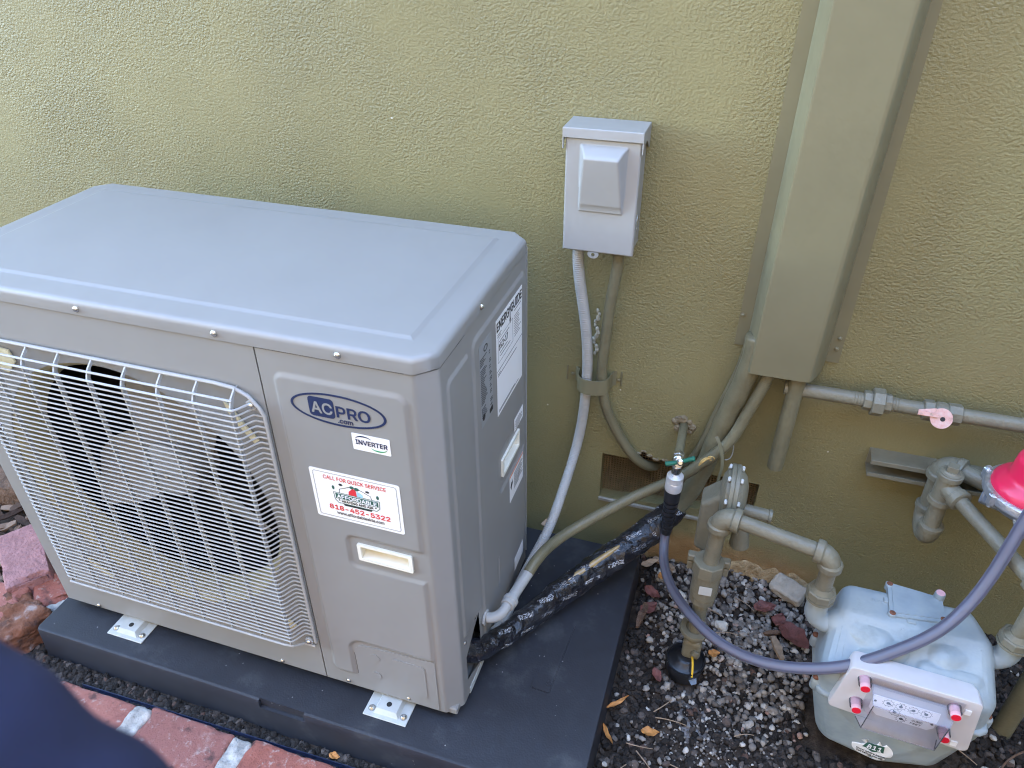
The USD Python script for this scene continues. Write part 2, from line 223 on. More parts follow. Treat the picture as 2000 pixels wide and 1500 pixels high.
M['hose'] = usdkit.material(stage, LOOKS + '/hose_vinyl', {
    'uv': ('uvmap', {'attribute': 'st'}), 's': ('separate_xyz', {}), 'w': ('math', {'math_type': 'multiply', 'value2': 25.13}), 'c': ('math', {'math_type': 'cosine'}), 'r': ('map_range', {'from_min': 0.55, 'from_max': 1.0, 'clamp': True}),
    'mix': ('mix', {'color1': (0.122, 0.124, 0.158), 'color2': (0.082, 0.082, 0.114)}), 'p': ('principled_bsdf', {'roughness': 0.34, 'subsurface_weight': 0.15, 'subsurface_scale': 0.004})},
    [('uv.UV', 's.vector'), ('s.x', 'w.value1'), ('w.value', 'c.value1'), ('c.value', 'r.value'), ('r.result', 'mix.fac'), ('mix.color', 'p.base_color')], surface='p.BSDF')
M['clear'] = usdkit.material(stage, LOOKS + '/clear_plastic', {
    't': ('transparent_bsdf', {'color': (0.93, 0.90, 0.915)}), 'g': ('glossy_bsdf', {'color': (1, 1, 1), 'roughness': 0.06}), 'd': ('diffuse_bsdf', {'color': (0.75, 0.72, 0.74)}),
    'f': ('fresnel', {'IOR': 1.5}), 'm1': ('mix_closure', {'fac': 0.06}), 'm2': ('mix_closure', {})},
    [('t.BSDF', 'm1.closure1'), ('d.BSDF', 'm1.closure2'), ('f.fac', 'm2.fac'), ('m1.closure', 'm2.closure1'), ('g.BSDF', 'm2.closure2')], surface='m2.closure')

# ------------------------------------------------------------------ scene helpers
_names = {}
def free(parent, name):
    k = (str(parent), name); c = _names.get(k, 0); _names[k] = c + 1
    return f'{parent}/{name}' if c == 0 else f'{parent}/{name}_{c:03d}'
def data(prim, label=None, cat=None, group=None, kind=None):
    for k, v in (('label', label), ('category', cat), ('group', group), ('kind', kind)):
        if v: prim.SetCustomDataByKey(k, v)
BASE = {}
def thing(name, label, cat, base=(0, 0, 0), group=None):
    path = free('/World', name)
    x = UsdGeom.Xform.Define(stage, path)
    x.AddTranslateOp().Set(Gf.Vec3d(*map(float, base)))
    BASE[path] = np.array(base, float)
    data(x.GetPrim(), label, cat, group)
    return path
def arr(mesh):
    return meshkit.arrays(mesh, False)[:2]
def part(parent, name, mesh, m, smooth=35, label=None, kind=None, uv=None):
    """One mesh under a thing or under a part; the mesh comes in world coordinates."""
    path = free(parent, name)
    base = next(BASE[p] for p in (parent, parent.rpartition('/')[0]) if p in BASE)
    BASE[path] = base
    if isinstance(mesh, list): mesh = cat(mesh)
    v, f = arr(mesh)
    o = usdkit.mesh(stage, path, (v - base, f), M[m] if isinstance(m, str) else m, smooth=smooth, uv=uv)
    data(o.GetPrim(), label, None, None, kind)
    return path
def single(name, mesh, m, label=None, cat_=None, group=None, kind=None, smooth=35, uv=None, base=None):
    path = free('/World', name)
    if isinstance(mesh, list): mesh = cat(mesh)
    v, f = arr(mesh)
    b = np.zeros(3) if base is None else np.array(base, float)
    o = usdkit.mesh(stage, path, (v - b, f), M[m] if isinstance(m, str) else m, smooth=smooth, uv=uv)
    if base is not None: UsdGeom.Xformable(o.GetPrim()).AddTranslateOp().Set(Gf.Vec3d(*map(float, b)))
    BASE[path] = b
    data(o.GetPrim(), label, cat_, group, kind)
    return path

# ------------------------------------------------------------------ shape helpers
def cat(ms):
    V, F, n = [], [], 0
    for m in ms:
        v, f = arr(m); V.append(v); F.append(f + n); n += len(v)
    return (np.vstack(V), np.vstack(F))
def hull(pts):
    return trimesh.convex.convex_hull(np.asarray(pts, float))
def cbox(x0, x1, y0, y1, z0, z1, c=0.002):
    """A box with its edges cut by c."""
    p = []
    for x, sx in ((x0, 1), (x1, -1)):
        for y, sy in ((y0, 1), (y1, -1)):
            for z, sz in ((z0, 1), (z1, -1)):
                p += [(x + sx * c, y + sy * c, z), (x + sx * c, y, z + sz * c), (x, y + sy * c, z + sz * c)]
    return hull(p)
def rhull(spheres, seg=20):
    """The hull of spheres (centre, radius): rounded shapes."""
    return m3.Manifold.batch_hull([m3.Manifold.sphere(r, seg).translate(tuple(map(float, c))) for c, r in spheres])
def frame(d):
    d = np.asarray(d, float); d = d / np.linalg.norm(d)
    a = np.cross(d, (0, 0, 1.0) if abs(d[2]) < 0.9 else (1.0, 0, 0)); a /= np.linalg.norm(a)
    return d, a, np.cross(d, a)
def lathe(p0, d, prof, n=28, phase=0.0, squash=None):
    """Revolves (t along d, radius) round the axis through p0; closed at both ends."""
    d, a, b = frame(d); ang = phase + np.arange(n) * 2 * np.pi / n
    ring = np.cos(ang)[:, None] * a + np.sin(ang)[:, None] * b
    V, F = [], []
    for t, r in prof: V.append(np.asarray(p0) + d * t + ring * max(r, 1e-5))
    k = len(prof)
    for i in range(k - 1):
        for j in range(n):
            q = (i * n + j, i * n + (j + 1) % n, (i + 1) * n + (j + 1) % n, (i + 1) * n + j)
            F += [(q[0], q[2], q[1]), (q[0], q[3], q[2])]
    V = np.vstack(V); c0, c1 = len(V), len(V) + 1
    V = np.vstack([V, np.asarray(p0) + d * prof[0][0], np.asarray(p0) + d * prof[-1][0]])
    for j in range(n):
        F += [(c0, j, (j + 1) % n), (c1, (k - 1) * n + (j + 1) % n, (k - 1) * n + j)]
    m = trimesh.Trimesh(V, np.array(F), process=False)
    if m.volume < 0: m.invert()
    return m
def rod(p0, p1, r, n=20, c=0.0):
    p0, p1 = np.asarray(p0, float), np.asarray(p1, float); L = np.linalg.norm(p1 - p0)
    prof = [(0, r), (L, r)] if not c else [(0, r - c), (c, r), (L - c, r), (L, r - c)]
    return lathe(p0, p1 - p0, prof, n)
def hexnut(p0, d, r, L, n=6, phase=0.0, c=0.0015):
    return lathe(p0, d, [(0, r - c), (c, r), (L - c, r), (L, r - c)], n, phase)
def spline(pts, n):
    p = np.asarray(pts, float); t = np.r_[0, np.cumsum(np.linalg.norm(np.diff(p, axis=0), axis=1))]
    s = CubicSpline(t, p)
    return s(np.linspace(0, t[-1], n))
def tube(path, r, n=18, rfun=None, uvs=False, sect=None, up=None):
    """A tube along a path with parallel frames; rfun(i, s) scales the radius, sect(angle) shapes the section."""
    p = np.asarray(path, float); k = len(p)
    t = np.gradient(p, axis=0); t /= np.linalg.norm(t, axis=1, keepdims=True)
    a = np.cross(t[0], (0, 0, 1.0) if abs(t[0][2]) < 0.9 else (0, 1.0, 0)); a /= np.linalg.norm(a)
    s = np.r_[0, np.cumsum(np.linalg.norm(np.diff(p, axis=0), axis=1))]
    m = n + 1 if uvs else n
    ang = np.arange(m) * 2 * np.pi / n
    V, UV = [], []
    for i in range(k):
        a = a - t[i] * (a @ t[i]); a /= np.linalg.norm(a); b = np.cross(t[i], a)
        rr = r * (rfun(i, s[i], ang) if rfun else 1.0) * (sect(ang) if sect else 1.0)
        rr = np.broadcast_to(rr, ang.shape)
        V.append(p[i] + (np.cos(ang) * rr)[:, None] * a + (np.sin(ang) * rr)[:, None] * b)
        UV.append(np.stack([ang / (2 * np.pi), np.full(m, s[i])], 1))
    V = np.vstack(V); F = []
    for i in range(k - 1):
        for j in range(n):
            j2 = j + 1 if uvs else (j + 1) % n
            q = (i * m + j, i * m + j2, (i + 1) * m + j2, (i + 1) * m + j)
            F += [(q[0], q[1], q[2]), (q[0], q[2], q[3])]
    c0, c1 = len(V), len(V) + 1
    V = np.vstack([V, p[0], p[-1]]); UV = np.vstack(UV + [np.array([[0, 0], [0, s[-1]]])])
    for j in range(n):
        j2 = j + 1 if uvs else (j + 1) % n
        F += [(c0, j2, j), (c1, (k - 1) * m + j, (k - 1) * m + j2)]
    return ((V, np.array(F)), UV) if uvs else (V, np.array(F))
def ribbed(path_pts, r, pitch=0.0042, depth=0.05, n=16):
    """Corrugated flexible conduit."""
    L = np.linalg.norm(np.diff(spline(path_pts, 200), axis=0), axis=1).sum()
    k = int(L / pitch * 4)
    return tube(spline(path_pts, k), r, n, rfun=lambda i, s, a: 1 + depth * math.sin(i * math.pi / 2 + 0.78))
def arc(c, u, v, r, a0, a1, n=12):
    t = np.linspace(a0, a1, n)[:, None]
    return np.asarray(c) + r * (np.cos(t) * np.asarray(u) + np.sin(t) * np.asarray(v))
def elbow(pa, pc, pb, r, rc, collar=1.16, n=22):
    """A cast 90-degree fitting: corner pc between ends pa and pb, with rolled collars."""
    pa, pc, pb = (np.asarray(x, float) for x in (pa, pc, pb))
    u, v = (pa - pc) / np.linalg.norm(pa - pc), (pb - pc) / np.linalg.norm(pb - pc)
    bend = [pc + u * rc * (1 - s) ** 2 + v * rc * s ** 2 for s in np.linspace(0, 1, 14)]
    body = tube(np.vstack([[pa], bend, [pb]]) if np.linalg.norm(pa - pc) > rc * 1.05 else np.array(bend), r, n)
    cl = lambda p, d: lathe(p, d, [(-0.001, r * 1.0), (0.0, r * collar), (0.005, r * (collar + 0.02)), (0.011, r * collar), (0.014, r * 1.0)], n)
    return [body, cl(pa, -u), cl(pb, -v)]
def grid(nu, nv, fn):
    """A sheet from fn(i, j arrays) -> points; rows run over v."""
    j, i = np.meshgrid(np.arange(nv), np.arange(nu), indexing='ij')
    P = fn(i, j).reshape(-1, 3)
    a = (j[:-1, :-1] * nu + i[:-1, :-1]).ravel()
    F = np.vstack([np.stack([a, a + 1, a + nu + 1], 1), np.stack([a, a + nu + 1, a + nu], 1)])
    return (P, F)
def place(m, O, U, V, N):
    v, f = arr(m)
    return (np.asarray(O, float) + v @ np.array([U, V, N], float), f)
def plate(poly, d):
    gs = getattr(poly, 'geoms', [poly])
    return cat([trimesh.creation.extrude_polygon(g, d, engine='earcut') for g in gs])
def rrect(x0, y0, x1, y1, r):
    return sbox(x0 + r, y0 + r, x1 - r, y1 - r).buffer(r, quad_segs=6)
def ellipse(cx, cy, a, b, n=48):
    t = np.arange(n) * 2 * np.pi / n
    return Polygon(np.stack([cx + a * np.cos(t), cy + b * np.sin(t)], 1))
def text(s, x, y, h, w=None, bold=False, d=0.0004, mid=False):
    """Lettering in a local plane: left (or middle) at x, baseline y, capitals h tall, squeezed to width w."""
    v, f = arr(meshkit.text_mesh(s, h, d, bold)); v = v.copy()
    tw = v[:, 0].max() - v[:, 0].min(); v[:, 0] -= v[:, 0].min()
    if w: v[:, 0] *= w / tw; tw = w
    v[:, 0] += x - (tw / 2 if mid else 0); v[:, 1] += y
    return (v, f)
def sd_rrect(x, y, x0, y0, x1, y1, r):
    dx = np.abs(x - (x0 + x1) / 2) - (x1 - x0) / 2 + r; dy = np.abs(y - (y0 + y1) / 2) - (y1 - y0) / 2 + r
    return np.hypot(np.maximum(dx, 0), np.maximum(dy, 0)) + np.minimum(np.maximum(dx, dy), 0) - r
def sstep(d, w):
    """1 inside (d < -w), 0 outside (d > 0)."""
    t = np.clip(-d / w, 0, 1); return t * t * (3 - 2 * t)
def smooth_min(a, b, k): return -np.log(np.exp(-a / k) + np.exp(-b / k)) * k
def blob(r, sub=1, seed=0, amp=0.35, scale=(1, 1, 1)):
    m = trimesh.creation.icosphere(sub, 1.0); v = np.array(m.vertices)
    n = meshkit.noise(v * 1.6 + seed * 7.31, seed)
    return v * (1 + amp * (n - 0.5) * 2)[:, None] * np.asarray(scale) * r, np.array(m.faces)
FU, FV, FN = (1, 0, 0), (0, 0, 1), (0, -1, 0)        # plane facing the viewer's side (-y)
SU, SV, SN = (0, 1, 0), (0, 0, 1), (1, 0, 0)         # plane facing +x
def front(m, y): return place(m, (0, y, 0), FU, FV, FN)
def side(m, x): return place(m, (x, 0, 0), SU, SV, SN)
def screw(p, n, r=0.0045, h=0.003):
    d = np.asarray(n, float)
    return lathe(p, d, [(0, r * 1.25), (0.0008, r * 1.25), (0.0009, r), (h * 0.6, r * 0.9), (h, r * 0.5)], 14)

# ================================================================== the setting: ground, path, wall
def gz(x, y):
    x, y = np.asarray(x, float), np.asarray(y, float)
    p = np.stack([x * 9, y * 9, np.zeros_like(x)], -1)
    h = -0.016 + 0.016 * (meshkit.fbm(p, 3, 3) - 0.5)
    h = h + 0.022 * np.exp(-((x - 0.47) / 0.13) ** 2) * np.exp(-(np.minimum(y - 0.02, 0) / 0.07) ** 2)
    return np.where((np.abs(x) < 2.5) & (y > -1.2), h, -0.016)
xs = np.unique(np.r_[-40, -20, -8, -4, np.arange(-2.0, 1.7, 0.012), 2.2, 4, 8, 20, 40])
ys = np.unique(np.r_[-40, -20, -8, -4, -2, np.arange(-1.1, 0.06, 0.012), 0.15])
gm = grid(len(xs), len(ys), lambda i, j: np.stack([xs[i], ys[j], gz(xs[i], ys[j])], -1))
single('ground', gm, 'soil', 'dark bare earth at the foot of the wall', 'ground', kind='structure', smooth=True)
single('path', cbox(-9, 9, -7, -1.06, -0.08, 0.012, 0.006), 'concrete', 'pale concrete path beyond the planting strip', 'path', kind='structure')

hole = Polygon([(0.130, 0.155), (0.490, 0.196), (0.480, 0.288), (0.340, 0.290), (0.333, 0.300), (0.318, 0.299), (0.307, 0.304), (0.290, 0.298), (0.272, 0.304), (0.252, 0.302), (0.238, 0.309), (0.222, 0.318), (0.212, 0.310), (0.205, 0.291), (0.130, 0.290)])
hole = hole.intersection(sbox(0.130, 0.158, 0.480, 0.4))
pipe_hole = Polygon([(0.283, 0.418), (0.290, 0.402), (0.297, 0.397), (0.309, 0.396), (0.317, 0.399), (0.320, 0.409), (0.313, 0.422), (0.300, 0.427), (0.290, 0.425)])
wall_poly = sbox(-9, -0.35, 9, 2.5).difference(hole).difference(pipe_hole)
wall = thing('house_wall', 'olive painted stucco house wall filling the background behind the cooling unit', 'wall', (0, 0, 0))
wv, wf = front(plate(wall_poly, 0.16), 0.16)
part(wall, 'stucco_face', (wv, wf), 'stucco', smooth=False)
part(wall, 'core', cbox(-9, 9, 0.165, 0.22, -0.35, 2.5, 0.001), 'cavity', smooth=False)
ph = np.array(pipe_hole.exterior.coords)[:-1]
crumb = [np.asarray(blob(0.006 + 0.004 * RNG.random(), 1, k)[0] * (1, 0.5, 1) + (x, -0.001, z)) for k, (x, z) in enumerate(ph)]
crumbF = blob(0.01, 1)[1]
hx = np.array(hole.exterior.coords)[:-1]; hx = hx[(hx[:, 1] > 0.2905)]
crumb += [np.asarray(blob(0.005 + 0.004 * RNG.random(), 1, k + 40)[0] * (1.2, 0.6, 0.7) + (x, 0.001, z)) for k, (x, z) in enumerate(hx)]
part(wall, 'broken_plaster', [(c, crumbF) for c in crumb], 'rough_edge', label='crumbled plaster edge round the pipe holes', kind='stuff')
# rough foot of the wall where the footing shows pale under the paint
fg = np.linspace(0.425, 0.640, 70)
def footf(i, j):
    x = fg[i]; v = j / 9
    top_ = 0.030 * np.sin(np.clip((x - 0.42) / 0.22, 0, 1) * np.pi) ** 0.5 * (0.55 + 0.9 * meshkit.noise(np.stack([x * 45, 0 * x + 2.0, 0 * x], -1)))
    rel = meshkit.fbm(np.stack([x * 90, v * 4.0, 0 * x + 3.0], -1), 4, 21)
    return np.stack([x, -0.0005 - np.sin(np.clip(v, 0, 1) * np.pi * 0.62) ** 0.7 * 0.012 * (0.4 + rel), 0.012 + top_ * (1 - v) - 0.02 * v + 0.004 * rel], -1)
part(wall, 'footing_edge', grid(70, 10, footf), 'footing', smooth=True, label='rough pale lip of footing at the soil line')

# vent: wire screen set back in its opening, with a sill
vent = thing('foundation_vent', 'low rectangular crawl space vent with square wire screen in the wall', 'vent', (0.305, 0.02, 0.22))
ws = [rod((x, 0.030, 0.150), (x, 0.030, 0.312), 0.0009, 5) for x in np.arange(0.133, 0.482, 0.0066)]
ws += [rod((0.128, 0.0285, z), (0.484, 0.0285, z), 0.0009, 5) for z in np.arange(0.161, 0.31, 0.0066)]
part(vent, 'wire_screen', ws, 'wire_brown', kind='stuff')
part(vent, 'sill', cbox(0.128, 0.485, -0.004, 0.026, 0.146, 0.157, 0.002), 'sill')

# the yard the wall looks on to: a sunlit neighbouring wall opposite, a side return to the right
single('neighbour_wall', cbox(-5.8, 14, -3.4, -3.2, -0.3, NW_H, 0.01), 'neighbour', 'long warm beige garden wall opposite the house', 'wall')
single('side_return', cbox(2.3, 2.5, -2.2, -0.001, -0.3, 2.5, 0.01), 'olive', 'olive house wall returning at the right end of the yard', 'wall')

# ================================================================== equipment pad
pad = thing('equipment_pad', 'dark slate plastic equipment pad under the cooling unit', 'pad', (-0.34, -0.37, 0))
X0, X1, Y0, Y1, PT = -0.948, 0.250, -0.677, -0.066, 0.070
def pad_ring(off, z): return [(X0 + off, Y0 + off, z), (X1 - off, Y0 + off, z), (X1 - off, Y1 - off, z), (X0 + off, Y1 - off, z)]
def cring(x0, x1, y0, y1, c, off, z, k=3):
    """A ring with rounded or cut corners, inset by off."""
    q = (x0 + off, x1 - off, y0 + off, y1 - off); c = max(c - off * 0.586, 0.0005); pts = []
    for cx, cy, a0 in ((q[1] - c, q[2] + c, -90), (q[1] - c, q[3] - c, 0), (q[0] + c, q[3] - c, 90), (q[0] + c, q[2] + c, 180)):
        for s in np.linspace(0, 90, k):
            a = math.radians(a0 + s); pts.append((cx + c * math.cos(a), cy + c * math.sin(a), z))
    return np.array(pts)
def loft(rings, cap0=True, cap1=True):
    n = len(rings[0]); V = np.vstack(rings); F = []
    for i in range(len(rings) - 1):
        for j in range(n):
            q = (i * n + j, i * n + (j + 1) % n, (i + 1) * n + (j + 1) % n, (i + 1) * n + j)
            F += [(q[0], q[1], q[2]), (q[0], q[2], q[3])]
    for on, i, s in ((cap0, 0, -1), (cap1, len(rings) - 1, 1)):
        if on:
            V = np.vstack([V, V[i * n:(i + 1) * n].mean(0)]); c = len(V) - 1
            F += [((c, i * n + j, i * n + (j + 1) % n) if s > 0 else (c, i * n + (j + 1) % n, i * n + j)) for j in range(n)]
    return (V, np.array(F))
pr = [cring(X0 - 0.004, X1 + 0.004, Y0 - 0.006, Y1 + 0.004, 0.012, 0, -0.03), cring(X0, X1, Y0, Y1, 0.010, 0, PT - 0.006), cring(X0, X1, Y0, Y1, 0.010, 0.0018, PT - 0.0018), cring(X0, X1, Y0, Y1, 0.010, 0.006, PT)]
pb = m3.Manifold(m3.Mesh(*(lambda v, f: (v.astype(np.float32), f.astype(np.uint32)))(*loft(pr))))
slot = m3.Manifold.cube((0.100, 0.016, 0.03)).translate((-0.392, Y0 - 0.010, PT - 0.022))
part(pad, 'slab', pb - slot, 'pad', smooth=25)
bar = rrect(-0.019, -0.088, 0.019, 0.088, 0.003)
ca, sa = math.cos(-0.06), math.sin(-0.06)
part(pad, 'embossed_strip', place(plate(bar, 0.0024), (0.130, -0.40, PT), (ca, sa, 0), (-sa, ca, 0), (0, 0, 1)), 'pad')
part(pad, 'embossed_ring', place(plate(Point(0, 0).buffer(0.0065).difference(Point(0, 0).buffer(0.0045)), 0.0012), (0.139, -0.468, PT + 0.0024), (1, 0, 0), (0, 1, 0), (0, 0, 1)), 'pad')

# ================================================================== the cooling unit
YF, YB, XL, ZB, ZC, ZT = -0.5996, -0.159, -0.925, 0.090, 0.8536, 0.880
CH = 0.026
unit = thing('heat_pump_unit', 'grey metal outdoor heat pump unit with a wire fan grille, on the dark pad', 'air conditioner', (-0.46, -0.38, 0.07))
lean = lambda z: 0.0140 * (z - 0.47)                       # the seam and the grille's end run very slightly out of plumb
# fan panel: a sheet with the round opening and the left corner
SEAM = -0.2752
pts = [(XL + 0.002, ZB), (SEAM - 0.0010 + lean(ZB), ZB), (SEAM - 0.0010 + lean(ZC), ZC), (XL + 0.002, ZC)]
FC, FR = (-0.581, 0.4890), 0.2740
fp = Polygon(pts).difference(Point(*FC).buffer(FR, quad_segs=24))
part(unit, 'fan_panel', front(plate(fp, 0.002), YF + 0.002), 'unit', smooth=False)
part(unit, 'left_panel', cbox(XL, XL + 0.003, YF + 0.0005, YB, ZB, ZC, 0.001), 'unit')
part(unit, 'back_panel', cbox(XL + 0.003, -0.004, YB - 0.003, YB, ZB, ZC, 0.001), 'unit')
part(unit, 'base_pan', cbox(XL + 0.004, -0.006, YF + 0.004, YB - 0.004, ZB - 0.004, ZB + 0.012, 0.002), 'unit')
part(unit, 'coil', cbox(XL + 0.005, SEAM, YF + 0.24, YF + 0.26, ZB + 0.02, ZC - 0.005, 0.001), 'coil')
part(unit, 'coil', cbox(XL + 0.0035, XL + 0.008, YF + 0.012, YF + 0.238, ZB + 0.02, ZC - 0.005, 0.0003), 'coil')
part(unit, 'bay_floor', cbox(XL + 0.0085, SEAM - 0.005, YF + 0.012, YF + 0.238, ZB + 0.0125, ZB + 0.016, 0.0003), 'coil')
part(unit, 'divider', cbox(SEAM - 0.004, SEAM + 0.002, YF + 0.012, YB - 0.005, ZB + 0.013, ZC - 0.004, 0.0005), 'coil')
# bell mouth, motor, fan
part(unit, 'bell_mouth', lathe((FC[0], YF + 0.0015, FC[1]), (0, 1, 0), [(0, FR), (0.004, FR - 0.004), (0.014, FR - 0.012), (0.03, FR - 0.017), (0.10, FR - 0.018)], 72)if False else
     (lambda m: (m[0], m[1]))(grid(73, 7, lambda i, j: np.stack([FC[0] + np.take([FR + .001, FR - .003, FR - .009, FR - .014, FR - .017, FR - .020, FR - .022], j) * np.cos(i * 2 * np.pi / 72), YF + np.take([.0025, .004, .010, .018, .028, .040, .055], j), FC[1] + np.take([FR + .001, FR - .003, FR - .009, FR - .014, FR - .017, FR - .020, FR - .022], j) * np.sin(i * 2 * np.pi / 72)], -1))), 'shroud', smooth=True)
part(unit, 'motor', lathe((FC[0], YF + 0.13, FC[1]), (0, 1, 0), [(0, 0.03), (0.004, 0.062), (0.09, 0.066), (0.10, 0.05)], 28), 'cavity')
part(unit, 'motor_bracket', [cbox(FC[0] - 0.055 + s, FC[0] - 0.035 + s, YF + 0.19, YF + 0.205, ZB + 0.02, ZC - 0.01, 0.002) for s in (0, 0.09)], 'coil')
fan = part(unit, 'fan', lathe((FC[0], YF + 0.055, FC[1]), (0, 1, 0), [(0, 0.012), (0.001, 0.030), (0.006, 0.052), (0.016, 0.060), (0.075, 0.062)], 36), 'fan')
def blade(a0):
    def f(i, j):
        s = j / 15; u = i / 20
        r = 0.055 + (FR - 0.030 - 0.055) * s
        le, tr_ = 123 + 71 * s ** 0.48, 249 - 36 * s ** 0.6
        a = a0 + np.radians(le + (tr_ - le) * u)
        y = YF + 0.095 - 0.055 * (u - 0.5) * (1 - 0.35 * s) + 0.012 * np.cos(3 * u) * s
        return np.stack([FC[0] + r * np.cos(a), y, FC[1] + r * np.sin(a)], -1)
    return grid(21, 16, f)
for a in (0.0, math.radians(-120), math.radians(120)):
    part(fan, 'blade', blade(a), 'fan', smooth=True)
part(fan, 'shaft_nut', hexnut((FC[0], YF + 0.048, FC[1]), (0, 1, 0), 0.009, 0.010), 'steel')
# foam scraps that show behind the grille
def scrap(pts, y): return front(plate(Polygon(pts), 0.003), y)
part(unit, 'foam_scrap', scrap([(-0.345, 0.748), (-0.335, 0.741), (-0.318, 0.712), (-0.297, 0.683), (-0.306, 0.676), (-0.328, 0.705), (-0.338, 0.72)], YF - 0.002), 'cream', label='cream foam scrap at the upper right of the grille')
part(unit, 'foam_scrap', scrap([(-0.343, 0.238), (-0.330, 0.247), (-0.318, 0.235), (-0.330, 0.222), (-0.342, 0.226)], YF - 0.002), 'cream', label='cream foam scrap at the lower right of the grille')
part(unit, 'foam_scrap', scrap([(-0.815, 0.262), (-0.80, 0.268), (-0.745, 0.226), (-0.752, 0.216), (-0.77, 0.226)], YF - 0.002), 'cream', label='cream foam scrap at the lower left of the grille')
part(unit, 'foam_scrap', scrap([(-0.80, 0.765), (-0.755, 0.762), (-0.75, 0.74), (-0.775, 0.715), (-0.80, 0.72)], YF - 0.002), 'cream', label='cream foam scrap at the upper left of the grille')

# grille: horizontal rods that step back to the panel at both ends, ribs behind them, a rim
GP = YF - 0.0300
gl = lambda x, z: lean(z) * np.clip((x + 0.87) / 0.59, 0, 1)
XR, XLg = -0.2800, -0.8745
def depth(z): return YF - 0.006 - 0.024 * np.clip((0.7810 - z) / 0.027, 0, 1) ** 0.75
gr = part(unit, 'grille', tube(np.array([(XLg, YF - 0.005, 0.60)] + [(XLg, YF - 0.005, z) for z in (0.65, 0.70, 0.745)] + [(-0.862, YF - 0.005, 0.772), (-0.835, YF - 0.005, 0.7795), (-0.70, YF - 0.0055, 0.7805), (-0.50, YF - 0.0055, 0.7805), (-0.352, YF - 0.0055, 0.7805), (-0.318, YF - 0.0055, 0.778), (-0.296, YF - 0.0055, 0.768), (-0.281, YF - 0.0055, 0.750), (-0.2745, YF - 0.0055, 0.735), (-0.2755, YF - 0.005, 0.70)] + [(-0.2800 + lean(z), YF - 0.004, z) for z in np.linspace(0.66, 0.20, 8)]), 0.0030, 8), 'grille', label='pale grey rim bar of the fan grille')
zs = [0.7655, 0.7545] + list(np.arange(0.7440, 0.2120, -0.01045))
for k, z in enumerate(zs):
    y = float(depth(z)); back = YF - 0.0045
    up = lambda f: 0.0
    if k == 0:
        P = [(XLg + 0.012, back, z), (XLg + 0.035, y, z), (-0.60, y, z), (-0.322, y, z), (-0.3165, y, z)]
    else:
        xr = min(XR, -0.2935 + (0.745 - z) * 1.3) if z > 0.735 else XR
        bl, br = (-0.836, -0.860), (-0.3075, -0.3000)
        s = 0.010 if z > 0.74 else 0.0
        P = [(XLg + s, back, z), *[(bl[1] + (bl[0] - bl[1]) * t_, back + (y - back) * (0.5 - 0.5 * math.cos(math.pi * t_)), z) for t_ in np.linspace(0, 1, 7)], (-0.70, y, z), (-0.58, y, z), (-0.45, y, z), *[(br[0] - 0.007 + 0.020 * t_, y + (back - y) * (0.5 - 0.5 * math.cos(math.pi * t_)), z) for t_ in np.linspace(0, 1, 9)], (xr, back, z)]
    P = np.array(P); P[:, 0] += gl(P[:, 0], P[:, 2])
    part(gr, 'bar', tube(P, 0.00160 if k > 1 else 0.0021, 7), 'grille')
# lowest bar
P = np.array([(XLg, YF - 0.0045, 0.188), (-0.857, YF - 0.0045, 0.186), (-0.846, GP + 0.006, 0.196), (-0.838, GP, 0.2065), (-0.70, GP, 0.2065), (-0.50, GP, 0.2065), (-0.330, GP, 0.2065), (-0.315, GP + 0.004, 0.203), (-0.304, YF - 0.006, 0.190), (-0.282, YF - 0.0045, 0.188)]); P[:, 0] += gl(P[:, 0], P[:, 2])
part(gr, 'bar', tube(P, 0.0024, 7), 'grille')
for x in np.arange(-0.8375, -0.31, 0.0648):
    q = [(x, YF - 0.007, 0.7795), (x, YF - 0.020, 0.7680)] + [(x, GP + 0.0035, z) for z in (0.754, 0.70, 0.60, 0.50, 0.40, 0.30, 0.2065)]
    q = np.array(q); q[:, 0] += gl(q[:, 0], q[:, 2]); d = 0.0065
    V = np.vstack([np.stack([q[:, 0] + sx, q[:, 1] + sy, q[:, 2]], 1) for sx, sy in ((-0.0013, -0.001), (0.0013, -0.001), (0.0013, d), (-0.0013, d))]); n = len(q); F = []
    for i in range(n - 1):
        for a in range(4):
            b = (a + 1) % 4; F += [(a * n + i, b * n + i, b * n + i + 1), (a * n + i, b * n + i + 1, a * n + i + 1)]
    part(gr, 'rib', (V, np.array(F)), 'grille', smooth=False)
for p in ((-0.2935, 0.752), (-0.2975, 0.200), (-0.862, 0.752)):
    part(gr, 'screw_tab', [rod((p[0], YF - 0.001, p[1]), (p[0], YF - 0.0065, p[1]), 0.0085, 18, 0.001)], 'grille')
    part(unit, 'screw', screw((p[0], YF - 0.0066, p[1]), (0, -1, 0), 0.005, 0.004), 'steel')
    
# service panel: front sheet, cut corner and the first part of the side, pressed relief
s0 = SEAM + 0.0012
seg = [abs(-CH - s0), CH * math.sqrt(2), 0.0955]
S = np.cumsum([0] + seg)
def prof(s):
    """Point and outward normal along the folded section, with soft bends."""
    f = np.where(s < S[1], 0.0, np.where(s < S[2], 45.0, 90.0))
    w = 0.0032
    def ang(s): return 45 * (0.5 + 0.5 * np.tanh((s - S[1]) / w)) + 45 * (0.5 + 0.5 * np.tanh((s - S[2]) / w))
    ss = np.linspace(0, S[3], 900); a = np.radians(ang(ss)); ds = ss[1] - ss[0]
    x = s0 + np.r_[0, np.cumsum(np.cos(a[:-1]) * ds)]; y = YF + np.r_[0, np.cumsum(np.sin(a[:-1]) * ds)]
    aa = np.radians(ang(s)); return np.interp(s, ss, x), np.interp(s, ss, y), np.sin(aa), -np.cos(aa)
